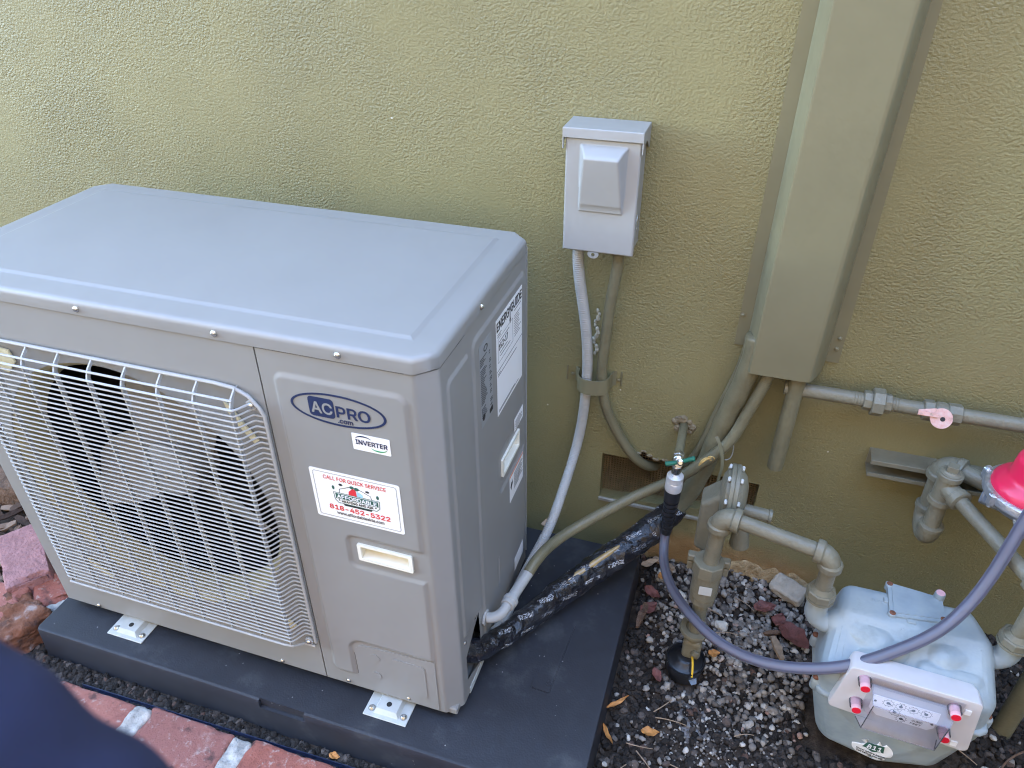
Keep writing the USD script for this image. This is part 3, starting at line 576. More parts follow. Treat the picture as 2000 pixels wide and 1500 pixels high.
us = np.unique(np.r_[np.arange(0, S[1] - 0.008, 0.0022), np.arange(S[1] - 0.008, S[2] + 0.008, 0.0016), np.arange(S[2] + 0.008, S[3], 0.0022), S[3]])
vs = np.unique(np.r_[np.arange(ZB, ZC, 0.0024), ZC - 0.0008])
def relief(s, z):
    x = s0 + s
    d = sd_rrect(x, z, -0.2500, 0.132, -0.0400, 0.8165, 0.016)
    notch = sd_rrect(x, z, -0.1730, 0.4465, 0.02, 0.5175, 0.014)
    plate_ = sd_rrect(x, z, -0.2075, 0.0, 0.06, 0.2400, 0.030)
    d = np.maximum(d, np.maximum(-notch, -plate_))
    h = 0.0034 * sstep(d - 0.004, 0.0085)
    hd = sd_rrect(x, z, -0.1525, 0.4695, -0.0620, 0.5000, 0.003)
    h = h - 0.016 * (hd < 0)
    ys = YF + CH + (s - S[2])
    d2 = sd_rrect(ys, z, -0.5560, 0.262, -0.3, 0.8185, 0.014)
    h = h + 0.0030 * sstep(d2 - 0.003, 0.0075) * (s > S[2] + 0.008)
    d3 = sd_rrect(ys, z, -0.56, 0.02, -0.30, 0.246, 0.010)
    return h
def spf(i, j):
    s, z = us[i], vs[j]; x, y, nx, ny = prof(s); h = relief(s, z)
    fade = np.where(s < S[1], 1 - s / S[1], 0)
    return np.stack([x + nx * h + lean(z) * fade, y + ny * h, z], -1)
P, F = grid(len(us), len(vs), spf)
# the opening for the wrapped pipes at the foot of the folded side
c = P[F].mean(1); cut = (c[:, 0] > -0.0015) & (c[:, 1] > -0.5510) & (c[:, 2] < 0.203 + np.clip((c[:, 1] + 0.552) * 0.7, 0, 0.05)) & (c[:, 2] > 0.1375 - (c[:, 1] + 0.55) * 0.45)
svc = part(unit, 'service_panel', (P, F[~cut]), 'unit', smooth=40)
part(unit, 'panel_seam', front(plate(Polygon([(SEAM - 0.0016 + lean(ZB), ZB), (SEAM + 0.0016 + lean(ZB), ZB), (SEAM + 0.0016 + lean(ZC), ZC), (SEAM - 0.0016 + lean(ZC), ZC)]), 0.002), YF + 0.006), 'dark_slot')
hb = [front(plate(rrect(-0.1562, 0.4660, -0.0585, 0.5035, 0.003).difference(rrect(-0.1500, 0.4715, -0.0645, 0.4980, 0.002)), 0.0035), YF)]
hb += [cbox(-0.1505, -0.0640, YF + 0.0130, YF + 0.0145, 0.471, 0.4985, 0.0003), cbox(-0.1515, -0.1495, YF - 0.002, YF + 0.013, 0.470, 0.4995, 0.0003), cbox(-0.0650, -0.0630, YF - 0.002, YF + 0.013, 0.470, 0.4995, 0.0003)]
hb += [hull([(x, y, z) for x in (-0.1500, -0.0645) for y, z in ((YF - 0.002, 0.4715), (YF - 0.002, 0.4705), (YF + 0.013, 0.478), (YF + 0.013, 0.470))]), hull([(x, y, z) for x in (-0.1500, -0.0645) for y, z in ((YF - 0.002, 0.4980), (YF - 0.002, 0.4995), (YF + 0.013, 0.4975), (YF + 0.013, 0.4995))])]
part(unit, 'grip', hb, 'handle', smooth=20, label='white recessed grip on the front panel')
arch = Polygon([(-0.2030, 0.0925)] + [(-0.2030 + 0.026 * (1 - math.cos(a)), 0.2000 + 0.028 * math.sin(a)) for a in np.linspace(0, math.pi / 2, 10)] + [(-0.130, 0.2310), (-0.0520, 0.2365), (-0.0395, 0.2375), (-0.0395, 0.0925)])
acc = part(unit, 'access_plate', front(plate(arch, 0.0014), YF), 'unit', label='small arched access plate at the foot of the front panel')
part(acc, 'knockout', front(plate(Point(-0.1615, 0.2025).buffer(0.0095), 0.0010), YF - 0.0014), 'unit')
part(acc, 'knockout', front(plate(Point(-0.1630, 0.1485).buffer(0.0095), 0.0010), YF - 0.0014), 'unit')
part(acc, 'knockout', front(plate(rrect(-0.1260, 0.1215, -0.0605, 0.2150, 0.009), 0.0010), YF - 0.0014), 'unit')
part(unit, 'slot', front(plate(Polygon([(-0.2045, 0.136), (-0.2028, 0.136), (-0.2028, 0.200), (-0.2045, 0.198)]), 0.0006), YF - 0.0002), 'dark_slot')
for x, z in ((-0.8361, 0.0968), (-0.380, 0.0982), (-0.2306, 0.1002), (-0.1023, 0.1014)):
    part(unit, 'screw', screw((x, YF - 0.0002, z), (0, -1, 0), 0.0042, 0.0032), 'steel')

# side panel: pressed relief, grip recess, labels
ya, yb2 = -0.4800, YB - CH + 0.004
uy = np.arange(ya, yb2, 0.0024); vz = np.unique(np.r_[np.arange(ZB, ZC, 0.0024), ZC - 0.0008])
def sidef(i, j):
    y, z = uy[i], vz[j]
    d = sd_rrect(y, z, -0.4560, 0.140, -0.194, 0.826, 0.015)
    notch = sd_rrect(y, z, -0.352, 0.436, -0.05, 0.527, 0.014)
    d = np.maximum(d, -notch)
    h = 0.0032 * sstep(d - 0.003, 0.0085) - 0.016 * (sd_rrect(y, z, -0.3315, 0.4665, -0.2375, 0.4995, 0.003) < 0)
    d4 = sd_rrect(y, z, -0.3745, 0.20, -0.3640, 0.282, 0.005)
    h = h - 0.002 * sstep(d4, 0.004)
    return np.stack([h, y, z], -1)
P, F = grid(len(uy), len(vz), sidef)
c = P[F].mean(1); cut = (c[:, 1] < -0.4775) & (c[:, 2] < 0.212) & (c[:, 2] > 0.106)
part(unit, 'side_panel', (P, F[~cut]), 'unit', smooth=40)
part(unit, 'back_corner', hull([(x, y, z) for z in (ZB, ZC) for x, y in ((-0.0005, YB - CH + 0.0042), (-0.006, YB - CH + 0.0042), (-CH, YB), (-CH, YB - 0.006))]), 'unit')
part(unit, 'side_seam', cbox(-0.012, -0.0045, -0.4842, -0.4795, 0.235, ZC, 0.0003), 'dark_slot')
part(unit, 'pipe_bay', [cbox(-0.10, -0.0045, -0.575, -0.572, 0.095, 0.26, 0.0003), cbox(-0.10, -0.0045, -0.42, -0.417, 0.095, 0.26, 0.0003), cbox(-0.103, -0.10, -0.575, -0.417, 0.095, 0.26, 0.0003), cbox(-0.10, -0.0045, -0.575, -0.417, 0.258, 0.261, 0.0003)], 'cavity')
hb = [side(plate(rrect(-0.3355, 0.4625, -0.2325, 0.5045, 0.003).difference(rrect(-0.3290, 0.4685, -0.2385, 0.4985, 0.002)), 0.004), 0)]
hb += [cbox(-0.0150, -0.0135, -0.330, -0.2375, 0.467, 0.4995, 0.0003)] + [cbox(-0.0135, 0.002, y, y + 0.0018, 0.467, 0.4995, 0.0003) for y in (-0.3305, -0.2393)] + [cbox(-0.0135, 0.002, -0.3305, -0.2375, z, z + 0.0016, 0.0003) for z in (0.4670, 0.4980)]
part(unit, 'grip', hb, 'handle', smooth=20, label='white recessed grip on the side panel')
part(unit, 'screw', screw((0.0002, -0.4985, 0.2575), SN, 0.0042, 0.0032), 'steel')
part(unit, 'screw', screw((0.0002, -0.5525, 0.2485), SN, 0.0040, 0.0030), 'steel')
part(unit, 'slot', side(plate(LineString([(-0.4145, 0.2200), (-0.4085, 0.212), (-0.4070, 0.196), (-0.4060, 0.180)]).buffer(0.0022), 0.0006), 0.0001), 'dark_slot')
part(unit, 'bottom_flange', hull([(x, y, z) for x in (-0.010, 0.002) for y, z in ((-0.545, ZB - 0.004), (-0.545, ZB + 0.012), (-0.47, ZB - 0.004), (-0.47, ZB + 0.012))]), 'bracket')

# top cover: lip, rounded rim, raised middle
TR = lambda off, z: cring(XL - 0.0015, 0.0015, YF - 0.0015, YB + 0.0015, CH + 0.001, off, z, 2)
tr = [TR(0.0012, ZC + 0.0008), TR(0, ZC + 0.0014), TR(-0.0002, ZT - 0.009), TR(0.0012, ZT - 0.0045), TR(0.0040, ZT - 0.0015), TR(0.0085, ZT), TR(0.0300, ZT + 0.0002), TR(0.0420, ZT + 0.0004), TR(0.0445, ZT + 0.0010), TR(0.0490, ZT + 0.0030), TR(0.0515, ZT + 0.0036), TR(0.0800, ZT + 0.0038)]
top = part(unit, 'top_cover', loft(tr, cap0=False), 'unit_top', smooth=38)
for x in (-0.5741, -0.3306, -0.135):
    part(top, 'screw', screw((x, YF - 0.0016, 0.8662), (0, -1, 0), 0.0048, 0.004), 'steel')
part(top, 'screw', screw((0.0016, -0.4123, 0.8646), SN, 0.0046, 0.0038), 'steel')

# feet
for x0, x1 in ((-0.7890, -0.7005), (-0.1840, -0.0945)):
    b = [cbox(x0, x1, -0.6400, YF + 0.06, PT, PT + 0.003, 0.0008),
         hull([(x, y, z) for x, z in ((x0 + 0.019, PT + 0.003), (x1 - 0.019, PT + 0.003), (x0 + 0.024, PT + 0.013), (x1 - 0.024, PT + 0.013)) for y in ((-0.6320, YF + 0.05) if z < PT + 0.01 else (-0.6260, YF + 0.05))])]
    f = part(unit, 'foot', b, 'bracket')
    cx = (x0 + x1) / 2
    part(f, 'hole', rod((cx, -0.6130, PT + 0.0130), (cx, -0.6130, PT + 0.0134), 0.0052, 16), 'dark_slot')
    for x in (x0 + 0.0125, x1 - 0.0105):
        part(f, 'bolt', screw((x, -0.624, PT + 0.003), (0, 0, 1), 0.0058, 0.005), 'steel')

# ---- printing on the unit
Yp = YF - 0.0036                                              # the raised field of the front panel
def fprint(parent, name, meshes, m, y=Yp, label=None):
    return part(parent, name, [front(q, y) for q in meshes], m, smooth=False, label=label)
lc = (-0.1478, 0.7722)
ring = ellipse(*lc, 0.0762, 0.0272).difference(ellipse(*lc, 0.0722, 0.0240))
logo = fprint(unit, 'logo', [plate(ring, 0.0004)], 'navy_print', label='navy oval maker emblem on the front panel')
sq = rrect(-0.1945, 0.7558, -0.1535, 0.7898, 0.006).difference(rrect(-0.10, 0.7, -0.09, 0.71, 0.001))
fprint(logo, 'square', [plate(sq, 0.0004)], 'navy_print')
fprint(logo, 'lettering', [text('AC', -0.1905, 0.7630, 0.0182, 0.0340, True)], 'unit', Yp - 0.0005, 'pale letters AC')
fprint(logo, 'lettering', [text('PRO', -0.1505, 0.7612, 0.0185, 0.0535, True), text('.com', -0.1500, 0.7512, 0.0078, 0.0240, True)], 'navy_print', Yp - 0.0001)
st = fprint(unit, 'inverter_sticker', [plate(rrect(-0.1316, 0.7076, -0.0712, 0.7378, 0.0015), 0.0003)], 'white_print', label='small white sticker reading INVERTER')
fprint(st, 'lettering', [text('INVERTER', -0.1265, 0.7190, 0.0080, 0.0510, True)], 'navy_print', Yp - 0.0004)
def arcband(cx, cy, a, b, t0, t1, w):
    t = np.linspace(t0, t1, 24); k = np.sin((t - t0) / (t1 - t0) * np.pi) * 0.8 + 0.2
    o = np.stack([cx + a * np.cos(t), cy + b * np.sin(t)], 1); i = np.stack([cx + (a - w * k) * np.cos(t), cy + (b - w * k) * np.sin(t)], 1)
    return Polygon(np.vstack([o, i[::-1]])).buffer(0)
fprint(st, 'swoosh', [plate(arcband(-0.1130, 0.7270, 0.0135, 0.0082, 0.5, 2.9, 0.0022), 0.0003)], 'navy_print', Yp - 0.0004)
fprint(st, 'swoosh', [plate(arcband(-0.0900, 0.7190, 0.0135, 0.0080, 3.6, 6.0, 0.0022), 0.0003)], 'leafgreen_print', Yp - 0.0004)
sv = fprint(unit, 'service_sticker', [plate(rrect(-0.2170, 0.5520, -0.0648, 0.6530, 0.004), 0.0003)], 'white_print', label='white service sticker with red telephone number')
Ys = Yp - 0.0004
fprint(sv, 'border', [plate(rrect(-0.2115, 0.5570, -0.0703, 0.6480, 0.004).difference(rrect(-0.2109, 0.5576, -0.0709, 0.6474, 0.0036)), 0.0002)], 'grey_print', Ys)
fprint(sv, 'lettering', [text('CALL FOR QUICK SERVICE', -0.1410, 0.6352, 0.0072, 0.106, False, mid=True), text('818-452-5322', -0.1395, 0.5738, 0.0092, 0.105, True, mid=True)], 'red_print', Ys)
fprint(sv, 'lettering', [text('www.affordableairla.com', -0.1395, 0.5645, 0.0056, 0.082, True, mid=True)], 'grey_print', Ys)
bn = Polygon([(-0.1800, 0.6105), (-0.1020, 0.6105), (-0.1030, 0.5960), (-0.1085, 0.5900), (-0.1735, 0.5900), (-0.1790, 0.5960)])
fprint(sv, 'banner', [plate(bn.buffer(0.0008).difference(bn.buffer(-0.0002)), 0.0002), plate(sbox(-0.1775, 0.5985, -0.1045, 0.6090), 0.0002)], 'green_print', Ys)
fprint(sv, 'banner', [plate(Polygon([(-0.166, 0.5890), (-0.116, 0.5890), (-0.118, 0.5858), (-0.164, 0.5858)]), 0.0002)], 'black_print', Ys)
fprint(sv, 'lettering', [text('AFFORDABLE', -0.1410, 0.6003, 0.0072, 0.0680, True, mid=True)], 'white_print', Ys - 0.0003)
fprint(sv, 'lettering', [text('HEATING AND AIR', -0.1410, 0.5922, 0.0044, 0.0540, True, mid=True), text('*', -0.1735, 0.5915, 0.006), text('*', -0.1110, 0.5915, 0.006)], 'black_print', Ys)
fprint(sv, 'emblem', [plate(Polygon([(-0.1540, 0.6112), (-0.1400, 0.6112), (-0.1405, 0.6235), (-0.1455, 0.6255), (-0.1530, 0.6180)]), 0.0002)], 'red_print', Ys)
fprint(sv, 'emblem', [plate(Polygon([(-0.1395, 0.6112), (-0.1290, 0.6112), (-0.1300, 0.6170), (-0.1390, 0.6225)]), 0.0002)], 'blue_print', Ys)
fprint(sv, 'emblem', [plate(ellipse(-0.1465, 0.6275, 0.0038, 0.0030, 14), 0.0002), plate(ellipse(-0.1385, 0.6262, 0.0042, 0.0032, 14), 0.0002), plate(ellipse(-0.1795, 0.6200, 0.0022, 0.0042, 12), 0.0002), plate(ellipse(-0.1040, 0.6185, 0.0024, 0.0040, 12), 0.0002)], 'green_print', Ys)
fprint(sv, 'emblem', [plate(LineString([(-0.170, 0.6115), (-0.169, 0.619), (-0.164, 0.621), (-0.150, 0.628)]).buffer(0.0004), 0.0002), plate(LineString([(-0.115, 0.6115), (-0.116, 0.618), (-0.121, 0.620), (-0.135, 0.6265)]).buffer(0.0004), 0.0002), plate(ellipse(-0.1655, 0.6285, 0.0036, 0.0022, 14), 0.0002), plate(ellipse(-0.1205, 0.6255, 0.0034, 0.0022, 14), 0.0002)], 'black_print', Ys)

Xp = 0.0034
def sprint(parent, name, meshes, m, x=Xp, label=None): return part(parent, name, [side(q, x) for q in meshes], m, smooth=False, label=label)
rp = sprint(unit, 'rating_plate', [plate(rrect(-0.4345, 0.650, -0.3775, 0.8045, 0.001), 0.0003)], 'plate_grey', label='grey rating plate on the side panel')
rl = [plate(ellipse(-0.406, 0.790, 0.009, 0.006, 20).difference(ellipse(-0.406, 0.790, 0.006, 0.004, 20)), 0.0002)]
for k in range(26):
    z = 0.778 - k * 0.0040 - (0.004 if k > 3 else 0) - (0.005 if k > 20 else 0)
    a = -0.4320; w = RNG.uniform(0.014, 0.030); rl.append(plate(sbox(a, z, a + w, z + 0.0016), 0.0002))
    if k % 3: rl.append(plate(sbox(-0.392, z, -0.392 + RNG.uniform(0.004, 0.012), z + 0.0016), 0.0002))
rl += [plate(Point(-0.423, 0.6665).buffer(0.006), 0.0002), plate(sbox(-0.396, 0.6545, -0.380, 0.6640), 0.0002)]
sprint(rp, 'printing', rl, 'black_print', Xp + 0.0004)
eg = sprint(unit, 'energy_label', [plate(rrect(-0.3560, 0.6190, -0.2180, 0.8080, 0.001), 0.0003)], 'white_print', label='tall white ENERGYGUIDE label on the side panel')
xe = Xp + 0.0004
el = [text('ENERG', -0.3530, 0.7855, 0.0160, 0.0620, True), text('GUIDE', -0.2800, 0.7855, 0.0160, 0.0590, True)]
el += [plate(Polygon([(-0.2910, 0.8015), (-0.2875, 0.8015), (-0.2845, 0.7935), (-0.2815, 0.8015), (-0.2780, 0.8015), (-0.2828, 0.790), (-0.2828, 0.776), (-0.2800, 0.776), (-0.2845, 0.767), (-0.2890, 0.776), (-0.2862, 0.776), (-0.2862, 0.790)]), 0.0002)]
el += [text('15.2-17', -0.3440, 0.7470, 0.0110, 0.046, True)]
el += [plate(sbox(-0.3555, 0.7095, -0.2185, 0.7105), 0.0002), plate(sbox(-0.348, 0.7240, -0.270, 0.7700).difference(sbox(-0.3475, 0.7245, -0.2705, 0.7695)), 0.0002)]
for k in range(9):
    el.append(plate(sbox(-0.262, 0.768 - k * 0.005, -0.262 + RNG.uniform(0.022, 0.038), 0.7690 - k * 0.005), 0.0002))
for x0, x1, z in ((-0.350, -0.330, 0.778), (-0.350, -0.334, 0.774), (-0.262, -0.224, 0.7790), (-0.342, -0.290, 0.7620), (-0.340, -0.300, 0.7400), (-0.338, -0.285, 0.7330), (-0.352, -0.338, 0.703), (-0.352, -0.250, 0.699), (-0.350, -0.240, 0.6250), (-0.350, -0.262, 0.6280)):
    el.append(plate(sbox(x0, z, x1, z + 0.0012), 0.0002))
sprint(eg, 'printing', el, 'black_print', xe)
l1 = sprint(unit, 'small_label', [plate(rrect(-0.2655, 0.5195, -0.2120, 0.5480, 0.001), 0.0003)], 'white_print', label='small white label above the side grip')
sprint(l1, 'printing', [plate(sbox(-0.2605, 0.5395 - k * 0.0042, -0.2605 + w, 0.5407 - k * 0.0042), 0.0002) for k, w in enumerate((0.030, 0.042, 0.038, 0.042, 0.028))], 'grey_print', xe)
l2 = sprint(unit, 'small_label', [plate(rrect(-0.2975, 0.3640, -0.2125, 0.4310, 0.001), 0.0003)], 'white_print', 0.0034, label='white warning label with an orange top band')
sprint(l2, 'printing', [plate(sbox(-0.2975, 0.4270, -0.2125, 0.4310), 0.0002)], 'orange_print', xe)
sprint(l2, 'printing', [plate(sbox(-0.272, 0.4190 - k * 0.0042, -0.272 + w, 0.4202 - k * 0.0042), 0.0002) for k, w in enumerate((0.05, 0.055, 0.048, 0.055, 0.053, 0.04, 0.055, 0.05, 0.055, 0.03))] + [plate(Polygon([(-0.294, 0.402), (-0.288, 0.412), (-0.283, 0.409), (-0.280, 0.414), (-0.279, 0.405), (-0.285, 0.400), (-0.289, 0.392)]), 0.0002)], 'black_print', xe)
l3 = sprint(unit, 'small_label', [plate(rrect(-0.2720, 0.1410, -0.2120, 0.1790, 0.001), 0.0003)], 'white_print', 0.0034, label='plain pale label low on the side panel')

# ================================================================== electrical disconnect box and its conduits
dbx = thing('disconnect_box', 'light grey electrical disconnect box with a hooded lid fixed to the wall', 'electrical box', (0.103, 0, 0.93))
part(dbx, 'body', cbox(0.0385, 0.1662, -0.0620, -0.0005, 0.8200, 1.0230, 0.0015), 'box_grey')
BX0, BX1, BZ0, BZ1 = 0.0368, 0.1686, 0.8165, 1.0235
bx, bz = np.arange(BX0, BX1 + 1e-6, (BX1 - BX0) / 88), np.arange(BZ0, BZ1 + 1e-6, (BZ1 - BZ0) / 138)
def lidf(i, j):
    x, z = bx[i], bz[j]; t = np.clip((1.0135 - z) / 0.119, 0, 1)
    xl, xr = 0.0630 + 0.0012 * t, 0.1462 - 0.0020 * t
    H = np.where(t < 0.15, 0.0245 * (t / 0.15) ** 0.8, 0.0245 * (1 - 0.88 * (t - 0.15) / 0.85)) * np.clip((1 - t) / 0.13, 0, 1)
    w = 0.0135 - 0.0075 * t
    e = np.clip(np.minimum(x - xl, xr - x) / w, 0, 1)
    h = -0.0026 * np.log(np.exp(-H / 0.0026) + np.exp(-0.0270 * e / 0.0026)) + 0.0026 * math.log(2) * np.exp(-np.minimum(H, 0.027 * e) / 0.0026)
    h = np.clip(h, 0, None) * ((t > 0) & (t < 1) & (e > 0))
    edge = np.minimum(np.minimum(x - BX0, BX1 - x), np.minimum(z - BZ0, BZ1 - z)); r = 0.0025
    rr = np.where(edge < r, r - np.sqrt(np.maximum(r * r - (r - edge) ** 2, 0)), 0)
    return np.stack([x, -0.0705 - h + rr, z], -1)
lid = part(dbx, 'cover', [grid(len(bx), len(bz), lidf), cbox(BX0 + 0.0002, BX1 - 0.0002, -0.0690, -0.0585, BZ0 + 0.0002, BZ1, 0.0006)], 'box_grey', smooth=50)
hd = [cbox(0.0315, 0.1718, -0.0740, -0.0004, 1.0385, 1.0412, 0.001), cbox(0.0315, 0.1718, -0.0742, -0.0722, 1.0240, 1.0400, 0.0008)]
for x in (0.0315, 0.1700):
    hd.append(place(plate(Polygon([(-0.0738, 1.0400), (-0.0738, 1.0050), (-0.0690, 1.0050), (-0.0660, 1.0180), (-0.0300, 1.0180), (-0.0040, 0.9990), (-0.0006, 0.9990), (-0.0006, 1.0400)]), 0.0018), (x, 0, 0), SU, SV, SN))
part(dbx, 'hood', hd, 'box_grey', smooth=25)
part(dbx, 'hasp', place(plate(ellipse(0, 0, 0.0105, 0.0085, 24).intersection(sbox(-1, -1, 1, 0.0035)).difference(Point(0, -0.001).buffer(0.0034)), 0.0018), (0.0955, -0.0690, 0.8135), FU, FV, FN), 'zinc')
for z in (0.872, 0.856):
    part(dbx, 'knockout', rod((0.1661, -0.030, z), (0.1672, -0.030, z), 0.0105 if z > 0.86 else 0.004, 20), 'zinc')
for x in (0.062, 0.1395):
    part(dbx, 'conduit_nut', hexnut((x, -0.044, 0.8195), (0, 0, -1), 0.0155, 0.009, 8), 'conduit' if x < 0.1 else 'olive_pipe')
gp = [(0.062, -0.044, 0.814), (0.062, -0.0440, 0.79), (0.069, -0.0420, 0.728), (0.083, -0.0370, 0.635), (0.0895, -0.0320, 0.534), (0.0865, -0.0310, 0.426), (0.0750, -0.0430, 0.318), (0.0660, -0.100, 0.258), (0.0545, -0.188, 0.202), (0.0345, -0.2350, 0.152), (0.0210, -0.290, 0.126), (0.0170, -0.345, 0.117), (0.0165, -0.392, 0.120)]
cg = thing('grey_conduit', 'light grey corrugated conduit from the box down to the unit', 'conduit', gp[5])
part(cg, 'flexible_tube', ribbed(gp, 0.0108), 'conduit', smooth=True)
part(cg, 'connector', lathe((0.0165, -0.388, 0.1195), (-0.12, -1, 0.1), [(0, 0.0125), (0.002, 0.0150), (0.014, 0.0150), (0.016, 0.0120), (0.030, 0.0115), (0.033, 0.0150), (0.040, 0.0150)], 20), 'conduit')
oa = [(0.1395, -0.044, 0.814), (0.1390, -0.0440, 0.79), (0.131, -0.0410, 0.715), (0.1245, -0.0360, 0.618), (0.1215, -0.0310, 0.514), (0.1420, -0.0260, 0.421), (0.1750, -0.0200, 0.354), (0.2130, -0.0120, 0.300), (0.2430, 0.0140, 0.268), (0.262, 0.070, 0.252), (0.268, 0.13, 0.248)]
co = thing('olive_conduit', 'olive painted conduit from the box curving down into the broken vent corner', 'conduit', oa[5])
part(co, 'flexible_tube', ribbed(oa, 0.0110, depth=0.018), 'olive_pipe', smooth=True)
sp = thing('conduit_strap', 'olive metal strap holding both conduits against the wall', 'pipe strap', (0.1, 0, 0.495))
prf = [(0.0385, -0.0015), (0.0620, -0.0015), (0.0660, -0.0060), (0.0690, -0.0240), (0.0760, -0.0410), (0.0900, -0.0490), (0.1080, -0.0500), (0.1230, -0.0470), (0.1330, -0.0370), (0.1375, -0.0200), (0.1400, -0.0060), (0.1435, -0.0015), (0.1600, -0.0015)]
ps = spline([(x, y, 0) for x, y in prf], 60)[:, :2]; ps = np.array([ps[i] for i in range(60)])
sl = LineString(ps).buffer(0.0009, cap_style=2)
zt = lambda x: 0.0
m = place(plate(sl, 0.0360), (0, 0, 0.4775), (1, 0, 0.045), (0, 1, 0), (0, 0, 1))
part(sp, 'band', m, 'olive', smooth=40)
part(sp, 'screw', screw((0.0525, -0.0026, 0.4975), FN, 0.0035, 0.0025), 'olive')
part(sp, 'screw', screw((0.1525, -0.0026, 0.5000), FN, 0.0035, 0.0025), 'olive')
cl = [(blob(0.0035 + 0.002 * RNG.random(), 1, 60 + k)[0] * (0.8, 0.6, 1.2) + (0.0985 + 0.004 * math.sin(k * 1.3), -0.006, 0.560 + k * 0.0085), blob(1, 1)[1]) for k in range(13)]
single('caulk_bead', cl, mat('pale_caulk', (0.46, 0.44, 0.36), 0.8, var=0.2, vscale=80, bump=0.5, bscale=200, space='w'), 'ragged pale bead of filler on the wall behind the grey conduit', 'filler', base=(0.0985, 0, 0.61))

# ================================================================== line cover on the wall
lcv = thing('line_cover', 'long olive metal cover channel running up the wall over the pipes', 'pipe cover', (0.465, 0, 0.61))
ZL, ZU = 0.6100, 2.46
ex = lambda x, k, z: x + k * (z - 0.61)
def chan(z, cut=0.0):
    """Outline of the channel at height z: wall foot, cut corner, face, cut corner, wall foot."""
    a, b = ex(0.3960, 0.0151, z), ex(0.5440, 0.0193, z); c, d = ex(0.4100, 0.0185, z), ex(0.5165, 0.0247, z)
    return [(a, -0.0022, z), (a + 0.0035, -0.034, z), (c - 0.0030, -0.0640, z), (c - 0.0006, -0.0690, z), (c + 0.0035, -0.0705, z), (d - 0.0060, -0.0705, z), (d + 0.0010, -0.0685, z), (d + 0.0060, -0.0630, z), (b - 0.0060, -0.0300, z), (b, -0.0022, z)]
rows = [chan(z) for z in np.linspace(ZL, ZU, 14)]
n = len(rows[0]); V = np.vstack(rows); F = []
for i in range(len(rows) - 1):
    for j in range(n - 1):
        q = (i * n + j, i * n + j + 1, (i + 1) * n + j + 1, (i + 1) * n + j); F += [(q[0], q[1], q[2]), (q[0], q[2], q[3])]
Vi = V + np.array([0, 0.0016, 0]); F2 = [(a + len(V), c + len(V), b + len(V)) for a, b, c in F]
rim = []
for j in range(n - 1): rim += [(j, j + len(V), j + 1 + len(V)), (j, j + 1 + len(V), j + 1)]
part(lcv, 'channel', (np.vstack([V, Vi]), np.array(F + F2 + rim)), 'olive', smooth=28)
for a, ka, b, kb, zl in ((0.3735, 0.0134, 0.3962, 0.0151, 0.630), (0.5438, 0.0193, 0.5680, 0.0050, 0.622)):
    part(lcv, 'flange', hull([(ex(x, k, z) + (0.010 if z < 1 and x == 0.3735 and s else 0), y, z) for (x, k, s) in ((a, ka, 0), (b, kb, 1)) for z in (zl, ZU) for y in (-0.0002, -0.0026)]), 'olive')
for x, z in ((0.3806, 0.6960), (0.5590, 0.6750), (0.5585, 0.6520), (0.3870, 1.30), (0.566, 1.32)):
    part(lcv, 'screw', screw((x, -0.0027, z), FN, 0.0038, 0.003), 'olive')
part(lcv, 'tape_seam', hull([(ex(0.3955, 0.0151, 0.615) + dx, y, z) for dx in (0, 0.006) for y in (-0.003, -0.030) for z in (0.612, 0.640)]), 'olive')

# pipes that leave the bottom of the cover
dp = thing('drain_pipe', 'short open olive plastic drain pipe hanging below the line cover', 'drain pipe', (0.5, -0.045, 0.48))
a = lathe((0.5020, -0.0440, 0.72), (-0.016, -0.010, -1), [(0, 0.0155), (0.338, 0.0155), (0.3385, 0.0150), (0.3390, 0.0128), (0.300, 0.0126)], 26)
part(dp, 'tube', a, 'olive_pipe')
th = [(0.399, -0.016, 0.66), (0.394, -0.0170, 0.593), (0.378, -0.0180, 0.522), (0.358, -0.0190, 0.439), (0.340, -0.0200, 0.366), (0.322, -0.012, 0.318), (0.315, 0.03, 0.285), (0.312, 0.10, 0.275)]
single('thin_conduit', tube(spline(th, 60), 0.0085, 12), 'olive_pipe', 'thin olive conduit nearest the wall, behind the pipe bundle', 'conduit', smooth=True, base=th[3])
D = [(0.412, -0.044, 0.68), (0.405, -0.0420, 0.580), (0.3855, -0.0360, 0.483), (0.3680, -0.0345, 0.388), (0.3475, -0.0390, 0.296), (0.3170, -0.0580, 0.2280), (0.2770, -0.0920, 0.1880), (0.2210, -0.1500, 0.1560), (0.1580, -0.2220, 0.1320), (0.0990, -0.3010, 0.1170), (0.0470, -0.3900, 0.1150), (0.0140, -0.4560, 0.1310), (-0.010, -0.500, 0.155), (-0.050, -0.515, 0.180)]
DK = (0.3170, -0.0580, 0.2280)
dd = spline(D, 150); k0 = int(np.argmin(np.linalg.norm(dd - np.array(DK), axis=1)))
ls = thing('line_set', 'insulated pipe bundle, olive above and wrapped in shiny black tape below, entering the unit', 'pipe', dd[k0])
part(ls, 'painted_sleeve', tube(dd[:k0 + 3], 0.0205, 18, rfun=lambda i, s, a: 1 + 0.03 * math.sin(i * 0.7)), 'olive_pipe', smooth=True, label='olive painted upper sleeve of the bundle')
wr = spline(dd[k0:], 300)
